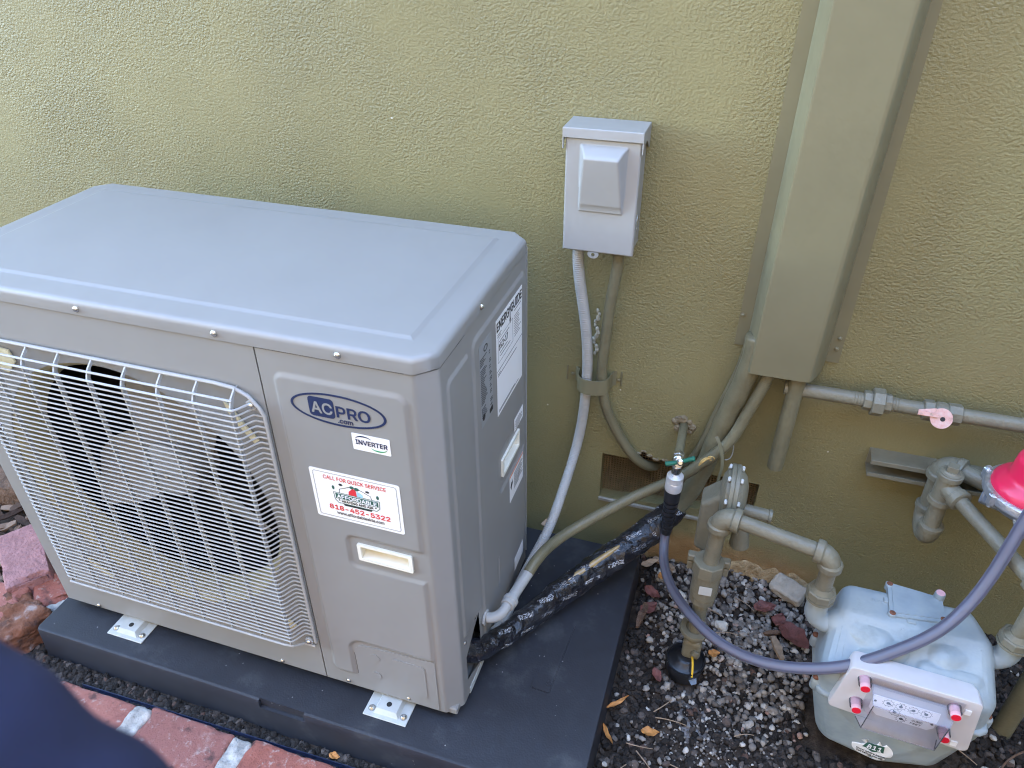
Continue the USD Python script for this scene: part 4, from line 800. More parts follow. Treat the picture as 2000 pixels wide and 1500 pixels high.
def lump(i, s, a):
    p = np.stack([np.cos(a) * 1.2 + 5, np.sin(a) * 1.2, np.full_like(a, s * 26)], -1)
    st = 0.085 * np.maximum(0, np.sin(s * 62 + a * 1.0)) ** 8 + 0.10 * (meshkit.noise(p * np.array([3.0, 3.0, 4.0]) + 9, 3) - 0.5)
    return (0.92 + 0.20 * meshkit.fbm(p, 3, 5) + st) * (1 - 0.10 * np.clip((s - 0.30) / 0.3, 0, 1)) * (0.84 + 0.16 * min(1, s / 0.05)) * (1 + 0.13 * np.cos(2 * a + s * 9))
(m, uv) = tube(wr, 0.0272, 34, rfun=lump, uvs=True)
part(ls, 'black_wrap', m, 'tape', smooth=True, uv=uv, label='black printed tape wrap on the lower bundle')
j = int(np.argmin(np.linalg.norm(wr - np.array((0.160, -0.22, 0.132)), axis=1)))
sg = wr[j - 52:j + 60] + np.array((-0.0162, -0.0212, 0.0178))
part(ls, 'tape_overlap', tube(sg, 0.0085, 10, rfun=lambda i, s, a: math.sin(min(1, i / 111) * math.pi) ** 0.5 + 0.02), 'tape_mark', smooth=True, label='long brown glossy overlap line along the tape')
C = [(0.449, -0.050, 0.66), (0.443, -0.0500, 0.585), (0.4190, -0.0520, 0.494), (0.3940, -0.0640, 0.428), (0.3560, -0.0700, 0.378), (0.3140, -0.0700, 0.326), (0.2440, -0.0850, 0.2750), (0.1670, -0.1400, 0.2430), (0.1030, -0.2000, 0.2190), (0.0700, -0.2670, 0.2210), (0.0520, -0.3300, 0.2130), (0.0430, -0.3700, 0.2080), (0.0370, -0.4050, 0.2075)]
cc = thing('olive_power_conduit', 'olive painted flexible conduit sweeping from the line cover to the unit, grey at its end', 'conduit', C[6])
cs = spline(C, 200); q = int(200 * 0.90)
part(cc, 'flexible_tube', ribbed(C[:10] + [C[10]], 0.0116, depth=0.016), 'olive_pipe', smooth=True)
part(cc, 'bare_end', ribbed([(0.0523, -0.329, 0.2131), C[11], C[12]], 0.0112, depth=0.02), 'conduit', smooth=True, label='unpainted pale grey end of the conduit')
part(cc, 'connector_nut', lathe((0.0385, -0.3980, 0.2075), (-0.16, -1, 0), [(0, 0.0130), (0.002, 0.0158), (0.010, 0.0158), (0.011, 0.0142), (0.020, 0.0142), (0.021, 0.0125)], 22), 'conduit')
part(cc, 'connector_elbow', tube(spline([(0.0355, -0.414, 0.2075), (0.0335, -0.428, 0.2070), (0.0270, -0.442, 0.2050), (0.0160, -0.4500, 0.2030), (0.0050, -0.4530, 0.2020)], 24), 0.0102, 18), 'conduit', smooth=True)
part(cc, 'locknut', hexnut((0.0060, -0.4530, 0.2020), (-1, 0, 0), 0.0165, 0.0055, 8), 'conduit')

# perforated hanger tape beside the bundle
hg = thing('hanger_strip', 'thin bent olive metal hanger strip dangling beside the pipe bundle', 'pipe hanger', (0.392, -0.08, 0.40))
hp = spline([(0.372, -0.075, 0.452), (0.3815, -0.0820, 0.437), (0.3900, -0.0880, 0.412), (0.3930, -0.0920, 0.392), (0.3910, -0.0960, 0.366), (0.3920, -0.1000, 0.340)], 40)
hv = np.vstack([hp + np.array((sx * 0.0030, sy * 0.0005 + 0.0022 * sx, 0)) for sx, sy in ((-1, -1), (1, -1), (1, 1), (-1, 1))]); F = []
for i in range(39):
    for a_ in range(4):
        b_ = (a_ + 1) % 4; F += [(a_ * 40 + i, b_ * 40 + i, b_ * 40 + i + 1), (a_ * 40 + i, b_ * 40 + i + 1, a_ * 40 + i + 1)]
part(hg, 'strip', (hv, np.array(F)), 'olive', smooth=40)
part(hg, 'hook', tube(spline([(0.392, -0.06, 0.445), (0.404, -0.064, 0.440), (0.409, -0.070, 0.418), (0.405, -0.074, 0.402), (0.396, -0.076, 0.398)], 24), 0.0013, 6), 'zinc')
tg = spline([(0.3690, -0.0930, 0.4105), (0.3600, -0.0960, 0.4075), (0.3520, -0.0980, 0.3990), (0.3475, -0.0980, 0.3880)], 16)
single('tape_scrap', [tube(tg, 0.0042, 8, rfun=lambda i, s, a: (0.4 + 0.6 * math.sin(i / 15 * math.pi)) * (0.45 + 0.55 * np.abs(np.cos(a)))), tube(arc((0.3690, -0.096, 0.4110), (1, 0, 0), (0, -0.3, 1), 0.0065, 0, 5.0, 16), 0.0011, 6)], mat('yellowed_tape', (0.55, 0.36, 0.12), 0.4, var=0.3, vscale=80), 'torn yellowed scrap of tape stuck to the pipe bundle', 'tape', base=(0.36, -0.09, 0.40))

# ================================================================== gas line along the wall
gl_ = thing('wall_gas_pipe', 'horizontal gas pipe along the wall with a union and worn red shut-off lever', 'gas pipe', (0.75, -0.04, 0.575))
PY, PZ = -0.040, 0.5735
part(gl_, 'pipe', rod((0.480, PY, PZ), (0.6235, PY, PZ), 0.0135), 'grey_pipe')
part(gl_, 'pipe', rod((0.668, PY, PZ), (0.7265, PY, PZ), 0.0135), 'grey_pipe')
part(gl_, 'pipe', rod((0.7860, PY, PZ), (1.60, PY, PZ), 0.0135), 'grey_pipe')
un = part(gl_, 'union', [hexnut((0.621, PY, PZ), (1, 0, 0), 0.0190, 0.016, 8, 0.2), hexnut((0.636, PY, PZ), (1, 0, 0), 0.0265, 0.021, 8, 0.35), hexnut((0.656, PY, PZ), (1, 0, 0), 0.0190, 0.014, 8, 0.1)], 'grey_pipe', smooth=20)
for x in (0.604, 0.609, 0.614, 0.674, 0.679):
    part(gl_, 'thread', lathe((x, PY, PZ), (1, 0, 0), [(0, 0.0134), (0.0012, 0.0141), (0.0024, 0.0134)], 20), 'grey_pipe')
vb = part(gl_, 'valve', [hexnut((0.724, PY, PZ), (1, 0, 0), 0.0200, 0.0175, 8, 0.2), lathe((0.740, PY, PZ), (1, 0, 0), [(0, 0.0150), (0.006, 0.0185), (0.014, 0.0195), (0.022, 0.0180), (0.026, 0.016)], 24), hexnut((0.7640, PY, PZ), (1, 0, 0), 0.0200, 0.0235, 8, 0.2), rod((0.7520, -0.050, PZ), (0.7510, -0.069, 0.5790), 0.0090)], 'grey_pipe', smooth=20)
ln_ = np.array((0.02, -0.88, 0.47)); ln_ /= np.linalg.norm(ln_); lu = np.array((1.0, 0, -0.03)); lu -= ln_ * (lu @ ln_); lu /= np.linalg.norm(lu); lv = np.cross(ln_, lu)
lo = np.array((0.7500, -0.0690, 0.5790))
part(vb, 'lever', place(plate(Point(0, 0).buffer(0.0185).union(Polygon([(-0.0395, -0.001), (-0.0395, 0.009), (-0.012, 0.0165), (0.0, 0.0)])), 0.0026), lo, lu, lv, ln_), 'pale_red', smooth=25)
part(vb, 'lever_grip', place(hull([(x, y, z) for x in (-0.040, -0.006) for y in (0.0005, 0.0080) for z in (0.0026, 0.0060 if True else 0)]), lo, lu, lv, ln_), 'pale_red', smooth=25)
part(vb, 'lever_screw', lathe(lo + ln_ * 0.0026 + lu * 0.002 - lv * 0.001, ln_, [(0, 0.0042), (0.0006, 0.0042), (0.0008, 0.0036)], 14), 'dark_slot')

# steel strut on the wall
st_ = thing('strut_channel', 'short slotted olive grey steel strut channel bolted to the wall', 'strut channel', (0.8, -0.02, 0.42))
so = LineString([(-0.0415, 0.4300), (-0.0415, 0.4385), (-0.0008, 0.4385), (-0.0008, 0.4000), (-0.0415, 0.4000), (-0.0415, 0.4085)]).buffer(0.0013, cap_style=2, join_style=1)
part(st_, 'channel', place(plate(so, 0.73), (0.669, 0, 0), (0, 1, 0), (0, 0, 1), (1, 0, 0)), 'grey_pipe', smooth=25)

# ================================================================== gas outlet piping: elbow, return bend, tee, run to the meter
go = thing('gas_outlet_piping', 'grey painted gas fittings with plugged tee and pipe slanting to the meter outlet', 'gas pipe', (0.785, -0.1, 0.45))
RP, RF = 0.0128, 0.0205
A_, B_ = np.array((0.7860, -0.0600, 0.4760)), np.array((0.7835, -0.1180, 0.4680))
part(go, 'elbow', elbow(A_ + (0, 0, -0.034), A_, A_ + np.array((0.0290, -0.0190, 0.0015)), RF, 0.030, 1.12), 'grey_pipe', label='elbow nearest the wall')
part(go, 'pipe', rod(A_ + np.array((0.024, -0.0157, 0.0)), A_ + np.array((0.105, -0.070, 0.004)), 0.0158), 'grey_pipe')
part(go, 'pipe', rod(A_ + (0, 0, -0.03), A_ + (0.002, 0, -0.135), 0.0165), 'grey_pipe')
dg = np.array((0.905, -0.3180, 0.4450)) - B_; dg /= np.linalg.norm(dg)
tee = [rod(B_ + (0, 0, -0.034), B_ + (0, 0, 0.026), 0.0182), rod(B_, B_ + dg * 0.040, 0.0172)]
tee += [lathe(B_ + (0, 0, s), (0, 0, z), [(-0.002, 0.0182), (0, 0.0212), (0.010, 0.0216), (0.012, 0.0185)], 26) for s, z in ((0.020, 1), (-0.028, -1))]
tee += [lathe(B_ + dg * 0.028, dg, [(-0.002, 0.017), (0, 0.0202), (0.012, 0.0206), (0.014, 0.0165)], 26)]
part(go, 'tee', tee, 'grey_pipe')
pl = part(go, 'plug', [lathe(B_ + (0, 0, 0.030), (0, 0, 1), [(0, 0.0185), (0.003, 0.0190), (0.0045, 0.0150), (0.0060, 0.0135), (0.007, 0.0125)], 24), hexnut(B_ + (0, 0, 0.036), (0.0, 0.0, 1), 0.0125, 0.012, 4, 0.5, 0.0008)], 'grey_pipe', smooth=20)
part(go, 'pipe', rod(B_ + (0, 0, -0.030), (0.7860, -0.1180, 0.372), 0.0152), 'grey_pipe')
rb = arc((0.7870, -0.0890, 0.3600), (0, -1, 0), (0, 0, -1), 0.0290, 0, math.pi, 16)
part(go, 'return_bend', [tube(np.vstack([[(0.7865, -0.1180, 0.374)], rb, [(0.7875, -0.0600, 0.372)]]), 0.0192, 22)] + [lathe((0.7867, y, 0.366), (0, 0, 1), [(-0.004, 0.0192), (-0.002, 0.0215), (0.006, 0.0218), (0.009, 0.0165)], 24) for y in (-0.118, -0.060)], 'grey_pipe')
EO = np.array((0.9050, -0.3180, 0.4450))
part(go, 'pipe', rod(B_ + dg * 0.035, EO - dg * 0.02, RP), 'grey_pipe')
part(go, 'elbow', elbow(EO - dg * 0.026, EO, EO + (0, 0.001, -0.026), 0.0165, 0.024), 'grey_pipe', label='elbow above the meter outlet')
part(go, 'pipe', rod(EO + (0, 0.001, -0.02), (0.9050, -0.3165, 0.338), 0.0132), 'grey_pipe')
part(go, 'nut', [lathe((0.9050, -0.3160, 0.344), (0, 0, -1), [(0, 0.0145), (0.006, 0.0190), (0.010, 0.0225)], 24), hexnut((0.9050, -0.3160, 0.336), (0, 0, -1), 0.0262, 0.0170, 8, 0.3, 0.002), lathe((0.9050, -0.3160, 0.320), (0, 0, -1), [(0, 0.0262), (0.005, 0.0262), (0.006, 0.0230)], 24)], 'grey_pipe', smooth=20)

# red capped pressure regulator at the right edge
rg = thing('service_regulator', 'blue grey gas pressure regulator with a bright red domed cap', 'gas regulator', (0.895, -0.16, 0.52))
RC = np.array((0.8960, -0.1620, 0.0))
part(rg, 'body', [lathe(RC + (0, 0, 0.470), (0, 0, 1), [(0, 0.020), (0.004, 0.030), (0.018, 0.052), (0.030, 0.064), (0.040, 0.067)], 40), rod(RC + (-0.062, 0.020, 0.487), RC + (0.075, -0.045, 0.487), 0.0200, 24, 0.002)], 'regulator')
part(rg, 'lug', [hexnut(A_ + np.array((0.077, -0.047, 0.003)), (0.105, -0.07, 0.004), 0.0205, 0.019, 4, 0.25, 0.002), cbox(0.827, 0.852, -0.196, -0.168, 0.497, 0.518, 0.002)], 'regulator', smooth=20)
part(rg, 'rim', lathe(RC + (0, 0, 0.508), (0, 0, 1), [(0, 0.0660), (0.001, 0.0715), (0.004, 0.0740), (0.013, 0.0742), (0.0165, 0.0725), (0.018, 0.0690), (0.0185, 0.0650)], 56), 'ring')
for a in (2.55, 3.6, 4.7, 1.2):
    part(rg, 'bolt', [hexnut(RC + (0.0735 * math.cos(a), 0.0735 * math.sin(a), 0.505), (0, 0, 1), 0.0078, 0.022, 6, a), rod(RC + (0.0735 * math.cos(a), 0.0735 * math.sin(a), 0.50), RC + (0.0735 * math.cos(a), 0.0735 * math.sin(a), 0.530), 0.004, 10)], 'ring', smooth=20)
part(rg, 'cap', lathe(RC + (0, 0, 0.526), (0, 0, 1), [(0, 0.0650), (0.006, 0.0648), (0.012, 0.0610), (0.017, 0.0560), (0.021, 0.0500), (0.0245, 0.0460), (0.030, 0.0440), (0.055, 0.0425), (0.062, 0.0405), (0.069, 0.0350), (0.074, 0.0240), (0.076, 0.0100)], 48), 'red_cap', smooth=60)
part(rg, 'hook', tube(spline([(0.872, -0.205, 0.505), (0.868, -0.214, 0.498), (0.872, -0.220, 0.490), (0.879, -0.218, 0.490)], 16), 0.0042, 8), 'ring')

# ================================================================== gas riser, its regulator and the run to the meter
ri = thing('gas_riser', 'grey painted gas riser rising from a black ground cup to an elbow and crossover pipe', 'gas pipe', (0.398, -0.285, 0.0))
RX = np.array((0.3970, -0.2850, 0.0)); up = (0, 0, 1)
cupP = [(0, 0.034), (0.030, 0.0400), (0.0420, 0.0420), (0.0440, 0.0412), (0.0430, 0.0385), (0.038, 0.0365), (0.040, 0.0300), (0.048, 0.0210), (0.052, 0.0150)]
part(ri, 'ground_cup', lathe(RX + (-0.008, -0.012, -0.012), up, cupP, 36), 'boot', smooth=40)
part(ri, 'cup_tab', hull(np.array([(0.002, -0.044, 0.012), (0.020, -0.040, 0.012), (0.012, -0.058, 0.010), (0.006, -0.044, 0.002), (0.018, -0.040, 0.002), (0.022, -0.050, 0.008)]) + RX), 'regulator')
part(ri, 'tracer_wire', tube(spline([RX + (0.004, -0.016, 0.046), RX + (0.007, -0.030, 0.045), RX + (0.009, -0.043, 0.036), RX + (0.010, -0.050, 0.026)], 20), 0.0022, 8), 'yellow', label='short yellow tracer wire')
part(ri, 'valve', [rhull([(RX + (dx, dy, dz), 0.009) for dx in (-0.010, 0.010) for dy in (-0.008, 0.008) for dz in (0.044, 0.080)], 16), rod(RX + (0, 0, 0.02), RX + (0, 0, 0.10), 0.0150), hexnut(RX + (0.006, -0.014, 0.062), (0.3, -1, 0.15), 0.0085, 0.010, 4, 0.3)], 'grey_pipe', smooth=35)
part(ri, 'ring', lathe(RX + (-0.003, 0, 0.1090), (0.10, 0, 1), [(0, 0.024), (0.0015, 0.0290), (0.0070, 0.0300), (0.0105, 0.0285), (0.011, 0.0180), (0.008, 0.0160)], 32), 'grey_pipe')
part(ri, 'pipe', rod(RX + (0, 0, 0.09), RX + (0.001, 0, 0.225), 0.0150), 'grey_pipe')
part(ri, 'union', [hexnut(RX + (0.001, 0, 0.208), up, 0.0255, 0.018, 8, 0.2, 0.002), lathe(RX + (0.001, 0, 0.224), up, [(0, 0.0225), (0.004, 0.0262), (0.062, 0.0268), (0.066, 0.0255)], 28), hexnut(RX + (0.001, 0, 0.2885), up, 0.0300, 0.0300, 8, 0.25, 0.0015)], 'grey_pipe', smooth=20)
part(ri, 'label_patch', place(plate(rrect(-0.012, -0.011, 0.012, 0.011, 0.001), 0.0006), RX + (0.003, -0.0274, 0.262), (0.995, 0.08, 0), (0, 0, 1), (0.08, -0.995, 0)), 'bracket', label='pale rectangular patch on the union')
for s, a in ((-1, 0.0), (1, 0.0)):
    part(ri, 'lug', [cbox(RX[0] + s * 0.031 - 0.009, RX[0] + s * 0.031 + 0.009, RX[1] + 0.002, RX[1] + 0.018, 0.303, 0.318, 0.002), cbox(RX[0] + s * 0.033 - 0.006, RX[0] + s * 0.033 + 0.006, RX[1] + 0.004, RX[1] + 0.014, 0.278, 0.298, 0.002)], 'grey_pipe', smooth=20)
E1, E2 = np.array((0.4030, -0.2850, 0.4370)), np.array((0.5920, -0.3250, 0.4340))
cr = (E2 - E1) / np.linalg.norm(E2 - E1)
part(ri, 'pipe', rod(RX + (0.003, 0, 0.31), E1 + (0, 0, -0.024), 0.0150), 'grey_pipe')
part(ri, 'elbow', elbow(E1 + (0, 0, -0.032), E1, E1 + cr * 0.034, 0.0190, 0.030), 'grey_pipe', label='elbow at the top of the riser')
part(ri, 'pipe', rod(E1 + cr * 0.03, E2 - cr * 0.02, 0.0138), 'grey_pipe')
part(ri, 'elbow', elbow(E2 - cr * 0.028, E2, E2 + (0, 0.001, -0.028), 0.0178, 0.027), 'grey_pipe', label='elbow above the meter inlet')
part(ri, 'pipe', rod(E2 + (0, 0.001, -0.024), (0.5930, -0.3225, 0.348), 0.0140), 'grey_pipe')
part(ri, 'nut', [lathe((0.5930, -0.3225, 0.356), (0, 0, -1), [(0, 0.0150), (0.006, 0.0185), (0.010, 0.0210)], 24), hexnut((0.5930, -0.3225, 0.348), (0, 0, -1), 0.0250, 0.0180, 8, 0.3, 0.002), lathe((0.5930, -0.3225, 0.331), (0, 0, -1), [(0, 0.0245), (0.005, 0.0245), (0.006, 0.0215)], 24)], 'grey_pipe', smooth=20)

rr_ = thing('riser_regulator', 'olive grey gas regulator with a bolted diaphragm plate behind the riser', 'gas regulator', (0.405, -0.2, 0.3))
part(rr_, 'case', rhull([((0.374, -0.205 + s, z), 0.010) for s in (-0.012, 0.024) for z in (0.290, 0.396)] + [((0.404, -0.205 + s, z), 0.010) for s in (-0.016, 0.024) for z in (0.280, 0.425)], 18), 'grey_pipe')
part(rr_, 'base', [rod((0.398, -0.205, 0.235), (0.398, -0.205, 0.30), 0.0190), rod((0.398, -0.285, 0.255), (0.398, -0.205, 0.255), 0.0160)], 'grey_pipe')
DC = np.array((0.4180, -0.2000, 0.4200))
part(rr_, 'dome', lathe(DC + (-0.024, 0, 0), (1, 0, 0), [(0, 0.020), (0.004, 0.036), (0.010, 0.046), (0.016, 0.048)], 30), 'grey_pipe')
part(rr_, 'plate', lathe(DC + (-0.0085, 0, 0), (1, 0, 0), [(0, 0.0555), (0.0012, 0.0570), (0.0074, 0.0570), (0.0086, 0.0560)], 40), 'grey_pipe')
part(rr_, 'plate', lathe(DC + (0.0003, 0, 0), (1, 0, 0), [(0, 0.0560), (0.0012, 0.0570), (0.0074, 0.0570), (0.0086, 0.0555)], 40), 'grey_pipe')
part(rr_, 'dome', lathe(DC + (0.0088, 0, 0), (1, 0, 0), [(0, 0.048), (0.006, 0.046), (0.014, 0.036), (0.018, 0.020)], 30), 'grey_pipe')
for a in (1.20, 0.35, -0.5, 1.95, 2.8, 3.7):
    p = DC + (0, -0.052 * math.cos(a), 0.052 * math.sin(a))
    part(rr_, 'bolt', [hexnut(p + (0.0088, 0, 0), (1, 0, 0), 0.0052, 0.0055), hexnut(p + (-0.0086, 0, 0), (-1, 0, 0), 0.0052, 0.0055)], 'bracket', smooth=20)
part(rr_, 'vent_tube', [rod((0.43, -0.196, 0.383), (0.497, -0.199, 0.381), 0.0120), lathe((0.490, -0.1988, 0.381), (1, 0, 0), [(0, 0.0125), (0.001, 0.0138), (0.006, 0.0138)], 20)], 'grey_pipe')
part(rr_, 'vent_cup', lathe((0.446, -0.200, 0.372), (0.05, 0, -1), [(0, 0.010), (0.010, 0.013), (0.070, 0.0185), (0.078, 0.0195), (0.080, 0.0185), (0.060, 0.0160)], 24), 'grey_pipe')

# ================================================================== hose tap and hose
tp = thing('hose_tap', 'small chrome garden tap with a green T handle on a pipe from the wall', 'tap', (0.305, -0.1, 0.4))
part(tp, 'pipe', rod((0.3000, 0.06, 0.4110), (0.3050, -0.1080, 0.4100), 0.0090), 'olive_pipe')
part(tp, 'body', [hexnut((0.3048, -0.1020, 0.4122), (0.03, -1, -0.01), 0.0120, 0.012, 6, 0.4), rhull([((0.3055, -0.1180, 0.4110), 0.0115), ((0.3055, -0.1280, 0.3980), 0.0100), ((0.3050, -0.1250, 0.3740), 0.0095)], 20), rod((0.3050, -0.1240, 0.3780), (0.3045, -0.1230, 0.3570), 0.0098), rod((0.3070, -0.1240, 0.4080), (0.3115, -0.1480, 0.4290), 0.0062)], 'chrome')
part(tp, 'bonnet', hexnut((0.3075, -0.1300, 0.4100), (0.15, -1, 0.36), 0.0095, 0.009, 6), 'chrome', smooth=20)
hb_ = spline([(0.2840, -0.1480, 0.4165), (0.2980, -0.1480, 0.4225), (0.3120, -0.1482, 0.4295), (0.3260, -0.1482, 0.4380), (0.3385, -0.1480, 0.4440)], 30)
hh = part(tp, 'handle', tube(hb_, 0.0048, 14, rfun=lambda i, s, a: 0.80 + 0.30 * abs(i - 14.5) / 14.5), 'green', smooth=True)
part(hh, 'handle_screw', lathe((0.3118, -0.1510, 0.4302), (0.12, -1, 0.45), [(0, 0.0068), (0.003, 0.0066), (0.005, 0.0040)], 16), 'chrome')
hs = thing('garden_hose', 'thick grey violet hose drooping from the tap across the riser and over the meter', 'hose', (0.304, -0.1, 0.3))
part(hs, 'coupling', lathe((0.3050, -0.1245, 0.3740), (-0.005, 0.0, -1), [(0, 0.0120), (0.002, 0.0172), (0.014, 0.0178), (0.016, 0.0166), (0.018, 0.0180), (0.036, 0.0180), (0.040, 0.0170)], 40), 'alu', smooth=35)
slv = [(0, 0.0172), (0.028, 0.0166)] + sum([[(0.030 + k * 0.0125, 0.0160 - k * 0.0006), (0.0305 + k * 0.0125, 0.0135 - k * 0.0005), (0.0340 + k * 0.0125, 0.0134 - k * 0.0005), (0.0345 + k * 0.0125, 0.0158 - k * 0.0006), (0.0420 + k * 0.0125, 0.0155 - k * 0.0006)] for k in range(7)], []) + [(0.122, 0.0112), (0.126, 0.0105)]
part(hs, 'sleeve', lathe((0.3048, -0.1245, 0.3350), (-0.012, -0.015, -1), slv, 28), 'rubber', smooth=30)
hpth = [(0.3034, -0.1265, 0.216), (0.3030, -0.1320, 0.194), (0.3065, -0.1580, 0.1770), (0.3180, -0.2000, 0.1700), (0.3410, -0.2500, 0.1720), (0.3740, -0.3010, 0.182), (0.4070, -0.3380, 0.188), (0.4380, -0.3640, 0.193), (0.5080, -0.4020, 0.214), (0.5740, -0.4200, 0.245), (0.6430, -0.4140, 0.2720), (0.7180, -0.3810, 0.3010), (0.7790, -0.3460, 0.3340), (0.8290, -0.3020, 0.4020), (0.8520, -0.2720, 0.4900), (0.8680, -0.2500, 0.580), (0.895, -0.235, 0.70), (0.95, -0.24, 0.80)]
(m, uv) = tube(spline(hpth, 170), 0.0103, 26, uvs=True, sect=lambda a: 1 - 0.055 * np.maximum(0, np.cos(4 * a)) ** 8)
part(hs, 'tube', m, 'hose', smooth=True, uv=uv)

# ================================================================== gas meter
mtx = thing('gas_meter', 'pale grey domestic gas meter with a clear covered index box', 'gas meter', (0.75, -0.33, 0.02))
def soft(spheres_list, edge=0.007, it=10):
    s = m3.Manifold()
    for sp_ in spheres_list: s = s + sp_
    s = s.refine_to_length(edge); mm = s.to_mesh(); t = trimesh.Trimesh(mm.vert_properties[:, :3], mm.tri_verts, process=True)
    trimesh.smoothing.filter_taubin(t, 0.5, 0.53, it); return t
up_ = [rhull([((0.660, -0.268, 0.283), 0.025), ((0.842, -0.268, 0.283), 0.025), ((0.650, -0.315, 0.282), 0.026), ((0.858, -0.315, 0.282), 0.026), ((0.640, -0.385, 0.232), 0.028), ((0.862, -0.385, 0.238), 0.028), ((0.640, -0.385, 0.185), 0.028), ((0.862, -0.385, 0.185), 0.028), ((0.645, -0.265, 0.185), 0.028), ((0.858, -0.265, 0.185), 0.028)], 20),
       rhull([((0.640, -0.322, 0.270), 0.030), ((0.700, -0.345, 0.262), 0.038), ((0.660, -0.322, 0.235), 0.030)], 20),
       rhull([((0.864, -0.322, 0.264), 0.030), ((0.800, -0.345, 0.262), 0.038), ((0.850, -0.322, 0.235), 0.030)], 20),
       rhull([((0.680, -0.380, 0.262), 0.020), ((0.730, -0.360, 0.275), 0.020), ((0.700, -0.398, 0.225), 0.020)], 18),
       rhull([((0.775, -0.375, 0.262), 0.022), ((0.850, -0.372, 0.258), 0.022), ((0.850, -0.400, 0.215), 0.022), ((0.775, -0.400, 0.215), 0.022)], 18)]
part(mtx, 'upper_case', soft(up_, 0.006, 16), 'meter', smooth=True)
lo_ = [rhull([((0.648, -0.380, 0.165), 0.034), ((0.858, -0.380, 0.165), 0.034), ((0.648, -0.272, 0.165), 0.034), ((0.858, -0.272, 0.165), 0.034), ((0.680, -0.368, 0.062), 0.040), ((0.826, -0.368, 0.062), 0.040), ((0.680, -0.285, 0.062), 0.040), ((0.826, -0.285, 0.062), 0.040), ((0.753, -0.376, 0.055), 0.042)], 26)]
LOW = soft(lo_, 0.006, 8); part(mtx, 'lower_case', LOW, 'meter', smooth=True)
part(mtx, 'rim', rhull([((x, y, 0.186 + s), 0.005) for x in (0.620, 0.886) for y in (-0.405, -0.250) for s in (-0.003, 0.003)] + [((x, y, 0.186), 0.006) for x in (0.630, 0.876) for y in (-0.412, -0.243)], 12), 'meter')
for x, y, z in ((0.6140, -0.395, 0.1975), (0.6140, -0.300, 0.1975), (0.8915, -0.385, 0.1975)):
    lug = part(mtx, 'lug', rhull([((x, y, z - 0.018), 0.009), ((x, y, z - 0.004), 0.009), ((x + (0.02 if x < 0.7 else -0.02), y, z - 0.012), 0.010)], 14), 'meter')
    part(lug, 'screw', screw((x - 0.001, y, z + 0.0045), (0, 0, 1), 0.0052, 0.004), 'rust')
cov = part(mtx, 'top_plate', [hull([(x, y, z) for (x, y) in ((0.715, -0.234), (0.805, -0.244), (0.806, -0.301), (0.713, -0.314)) for z in (0.300, 0.3125)]), hull([(x, y, z) for (x, y) in ((0.7215, -0.241), (0.798, -0.250), (0.798, -0.296), (0.7200, -0.306)) for z in (0.3125, 0.3140)])], 'meter', smooth=20)
for x, y, mm_ in ((0.7185, -0.2385, 'rust'), (0.7175, -0.3080, 'rust'), (0.8010, -0.2960, 'rust')):
    part(cov, 'corner_post', rod((x, y, 0.300), (x, y, 0.3142), 0.0070, 18, 0.001), 'meter')
    part(cov, 'screw', screw((x, y, 0.3142), (0, 0, 1), 0.0042, 0.0020), mm_)
part(cov, 'seal', lathe((0.8000, -0.2440, 0.300), (0, 0, 1), [(0, 0.0095), (0.022, 0.0090), (0.024, 0.0080)], 20), 'meter')
part(cov, 'seal_plug', rod((0.8000, -0.2440, 0.3240), (0.8000, -0.2440, 0.3246), 0.0074, 18), 'red_clear')
part(cov, 'clip', cbox(0.742, 0.756, -0.3175, -0.309, 0.303, 0.3105, 0.001), 'meter'); part(cov, 'clip', cbox(0.7065, 0.7145, -0.2820, -0.2700, 0.303, 0.3105, 0.001), 'meter')
part(mtx, 'embossed_mark', place(cat([text('R', 0.0, 0.0, 0.006, None, True, 0.0010), text('275', 0.006, 0.0, 0.006, None, True, 0.0010)]), (0.6860, -0.2850, 0.3078), (0.99, 0, 0), (0, 1, 0), (0, 0, 1)), 'meter', smooth=False)
for x, s in ((0.5930, 1), (0.9050, -1)):
    y = -0.3225 if s > 0 else -0.3160
    el_ = tube(np.vstack([[(x, y, 0.327)], arc((x + s * 0.026, y, 0.294), (-s, 0, 0), (0, 0, -1), 0.026, 0, math.pi / 2, 10), [(x + s * 0.050, y, 0.268)]]), 0.0190, 22)
    part(mtx, 'swivel', [el_, lathe((x + s * 0.030, y, 0.268), (s, 0, 0), [(-0.002, 0.019), (0, 0.0235), (0.004, 0.0240), (0.006, 0.0215), (0.010, 0.0250), (0.016, 0.0255)], 26)], 'meter')
# index box: white back, clear cover, dial plate
YI = -0.4280
q4 = [(0.6500, 0.2925), (0.8545, 0.2785), (0.8685, 0.1460), (0.6345, 0.1770)]
pq = Polygon(q4).buffer(-0.009, join_style=1).buffer(0.009, quad_segs=6)
ring0 = np.array(pq.exterior.coords)[:-1][::-1]
cen = ring0.mean(0)
def irow(sc, y): return np.array([(cen[0] + (x - cen[0]) * sc, y, cen[1] + (z - cen[1]) * sc) for x, z in ring0])
def iloft(rows):
    v, f = loft(rows); t_ = trimesh.Trimesh(v, f, process=False)
    if t_.volume < 0: t_.invert()
    return t_
idx = part(mtx, 'index_box', iloft([irow(0.94, -0.388), irow(0.985, -0.400), irow(1.0, YI + 0.004), irow(0.992, YI + 0.001), irow(0.972, YI)]), 'index_white', smooth=40)
au = np.array((0.9977, -0.068)); av = np.array((0.068, 0.9977)); ic = np.array((0.7475, 0.2150))
def ip(u, v): p = ic + au * u + av * v; return (p[0], p[1])
dp_ = Polygon([ip(-0.052, 0.0235), ip(0.053, 0.0235), ip(0.055, 0.008), ip(0.056, -0.017), ip(0.048, -0.027), ip(-0.033, -0.027), ip(-0.050, -0.012)])
